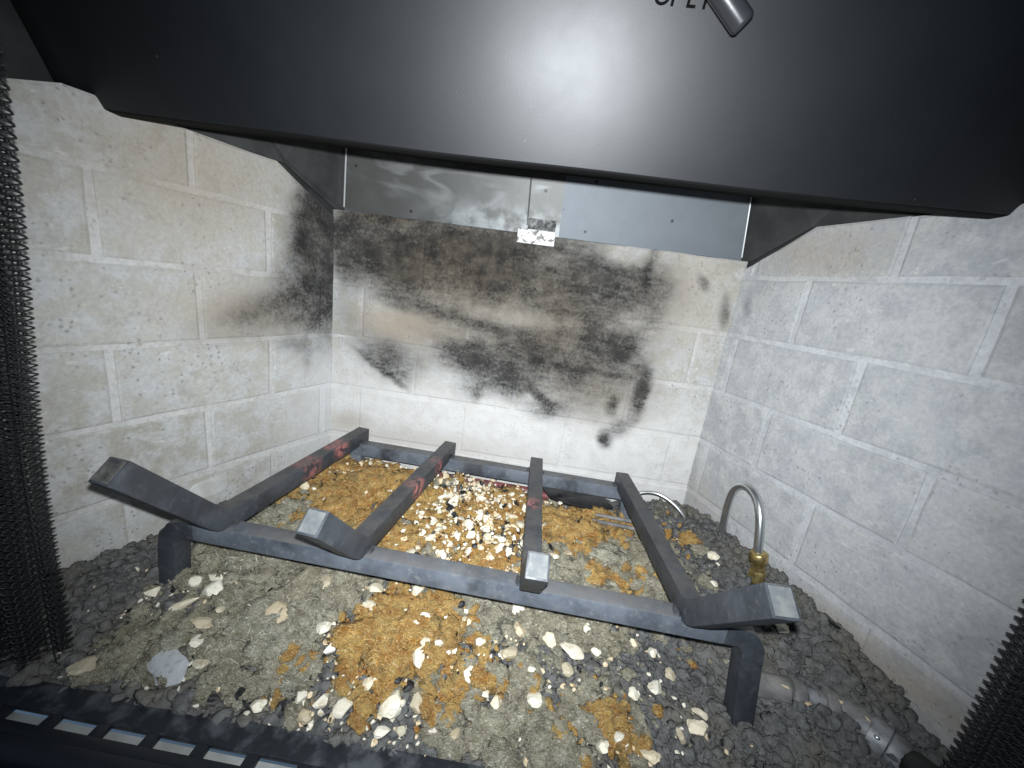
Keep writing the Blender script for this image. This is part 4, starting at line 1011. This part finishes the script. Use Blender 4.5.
# ------------------------------------------------------------------ slotted front ledge
ZL = -0.0855
led = empty('front_ledge', (W / 2, -0.38, ZL)); tag(led, 'dusty black steel front ledge with a row of pale slots', 'ledge')
ll = led.location
X0, X1 = -0.20, 0.78
def lbox(name, lo, hi, mat, bev=0.0006):
    return box(name, [a - b for a, b in zip(lo, ll)], [a - b for a, b in zip(hi, ll)], mat, led, bev)
lbox('back_strip', (X0, -0.3765, ZL - 0.004), (X1, -0.3575, ZL), M['ledge'], 0.001)
lbox('front_strip', (X0, -0.3915, ZL - 0.004), (X1, -0.3842, ZL - 0.0002), M['ledge_lip'], 0.001)
first = None
pitch, sl_len = 0.0384, 0.0293
for i in range(26):
    xa = -0.1580 + i * pitch + sl_len - 0.0003
    xa = -0.0042 + (i - 4) * pitch
    if first is None:
        first = lbox('slot_bridge', (xa, -0.3844, ZL - 0.0042), (xa + pitch - sl_len, -0.3763, ZL - 0.0003), M['ledge_lip'], 0.0004)
        fx = xa
    else:
        c_ = first.copy(); COL.objects.link(c_); c_.location = (xa - fx, 0, 0)
lbox('under_strip', (X0, -0.3885, ZL - 0.0085), (X1, -0.3765, ZL - 0.0065), M['slot'], 0)
# rolled front lip
V, F = [], []
prof = [(-0.3915, ZL - 0.0004), (-0.3965, ZL - 0.0002), (-0.4005, ZL - 0.0012), (-0.4035, ZL - 0.0045), (-0.4045, ZL - 0.010), (-0.4045, ZL - 0.05), (-0.4025, ZL - 0.05), (-0.4025, ZL - 0.010), (-0.3915, ZL - 0.0035)]
for x in (X0, X1):
    for (y, z) in prof: V.append(Vector((x, y, z)) - ll)
n_ = len(prof)
F = [(i, (i + 1) % n_, (i + 1) % n_ + n_, i + n_) for i in range(n_)] + [tuple(range(n_)), tuple(range(n_, 2 * n_))[::-1]]
o = fix_normals(mesh_obj('front_lip', V, F, M['ledge_lip'], led, True)); o.data.set_sharp_from_angle(angle=0.6)
# hearth in front, below the ledge
o = box('hearth', (-0.6, -0.95, -0.150), (1.2, -0.4055, -0.137), simple('dark_hearth', (0.02, 0.02, 0.022), 0.6, col2=(0.03, 0.03, 0.033), nscale=30).m)
tag(o, 'dark hearth in front of the ledge', 'hearth', kind='structure')

# ------------------------------------------------------------------ wire mesh curtains
def curtain(name, label, edge, sign, z0, z1, length, seed):
    """pleated chain-weave curtain: interlocked spiral wires hanging side by side"""
    root = empty(name, (edge(0)[0], edge(0)[1], z1)); tag(root, label, 'mesh curtain', 'fire screen curtains')
    r = random.Random(seed)
    # path in plan (distance outward from the edge, depth) with pleats
    path = []; a = 0.0
    while a < length:
        fold = math.sin(2 * math.pi * a / 0.0175 - 0.6)
        path.append((a, 0.0125 * fold * min(1, a / 0.006 + 0.3)))
        a += 0.0004
    P = np.array(path); seg = np.hypot(*np.diff(P, axis=0).T); cum = np.r_[0, np.cumsum(seg)]
    sp = 0.0046
    us = np.arange(0, cum[-1], sp)
    pitch = 0.0066; nz = int((z1 - z0) / pitch * 8)
    zz = np.linspace(z0, z1, nz + 1)
    Vs, Fs, off = [], [], 0
    ang = np.arange(4) * math.pi / 2
    for k, u in enumerate(us):
        px = np.interp(u, cum, P[:, 0]); py = np.interp(u, cum, P[:, 1])
        qx = np.interp(u + 0.001, cum, P[:, 0]); qy = np.interp(u + 0.001, cum, P[:, 1])
        tx, ty = qx - px, qy - py; L = math.hypot(tx, ty) or 1; tx, ty = tx / L, ty / L
        if L == 1: tx, ty = 1, 0
        ph = 2 * math.pi * zz / pitch + (math.pi if k % 2 else 0)
        c = np.cos(ph); c = np.sign(c) * np.abs(c) ** 0.8
        al = 0.0038 * c; nn = 0.0013 * np.sin(ph)
        sway = 0.005 * np.sin(zz * 14 + k * 0.12 + seed)
        ed = np.array([edge(z) for z in zz])
        x = ed[:, 0] + sign * (px + al * tx - nn * ty)
        y = ed[:, 1] + py + al * ty + nn * tx + sway * 0.5
        C = np.stack([x, y, zz], 1)
        d = np.gradient(C, axis=0); d /= np.linalg.norm(d, axis=1)[:, None]
        s1 = np.cross(d, [0.3, 0.8, 0.1]); s1 /= np.linalg.norm(s1, axis=1)[:, None]; s2 = np.cross(d, s1)
        rad = 0.00060
        ring = C[:, None, :] + rad * (np.cos(ang)[None, :, None] * s1[:, None, :] + np.sin(ang)[None, :, None] * s2[:, None, :])
        Vs.append(ring.reshape(-1, 3)); n = len(zz)
        i = np.arange(n - 1)[:, None] * 4; j = np.arange(4)[None, :]; j2 = (j + 1) % 4
        Fs.append(np.stack([i + j, i + j2, i + 4 + j2, i + 4 + j], -1).reshape(-1, 4) + off); off += n * 4
    Va = np.concatenate(Vs) - np.array(root.location[:]); Fa = np.concatenate(Fs)
    me = bpy.data.meshes.new('wire_mesh')
    me.vertices.add(len(Va)); me.vertices.foreach_set('co', Va.ravel())
    me.loops.add(Fa.size); me.loops.foreach_set('vertex_index', Fa.ravel().astype(np.int32))
    me.polygons.add(len(Fa)); me.polygons.foreach_set('loop_start', np.arange(0, Fa.size, 4, dtype=np.int32))
    me.polygons.foreach_set('use_smooth', np.full(len(Fa), True))
    me.update(calc_edges=True); me.materials.append(M['wire'])
    link(bpy.data.objects.new('wire_mesh', me), root)
    return root
curtain('mesh_curtain', 'dark woven wire curtain hanging along the left edge of the firebox', lambda z: (-0.018 - 0.022 * max(0.0, min(1.0, (0.35 - z) / 0.43)) ** 1.2, -0.345), -1, -0.083, 0.43, 0.085, 3)
curtain('mesh_curtain', 'dark woven wire curtain at the lower right corner beside the gas valve', lambda z: (0.6495 + 0.004 * max(0.0, z) / 0.4, -0.345), 1, -0.083, 0.43, 0.085, 5)
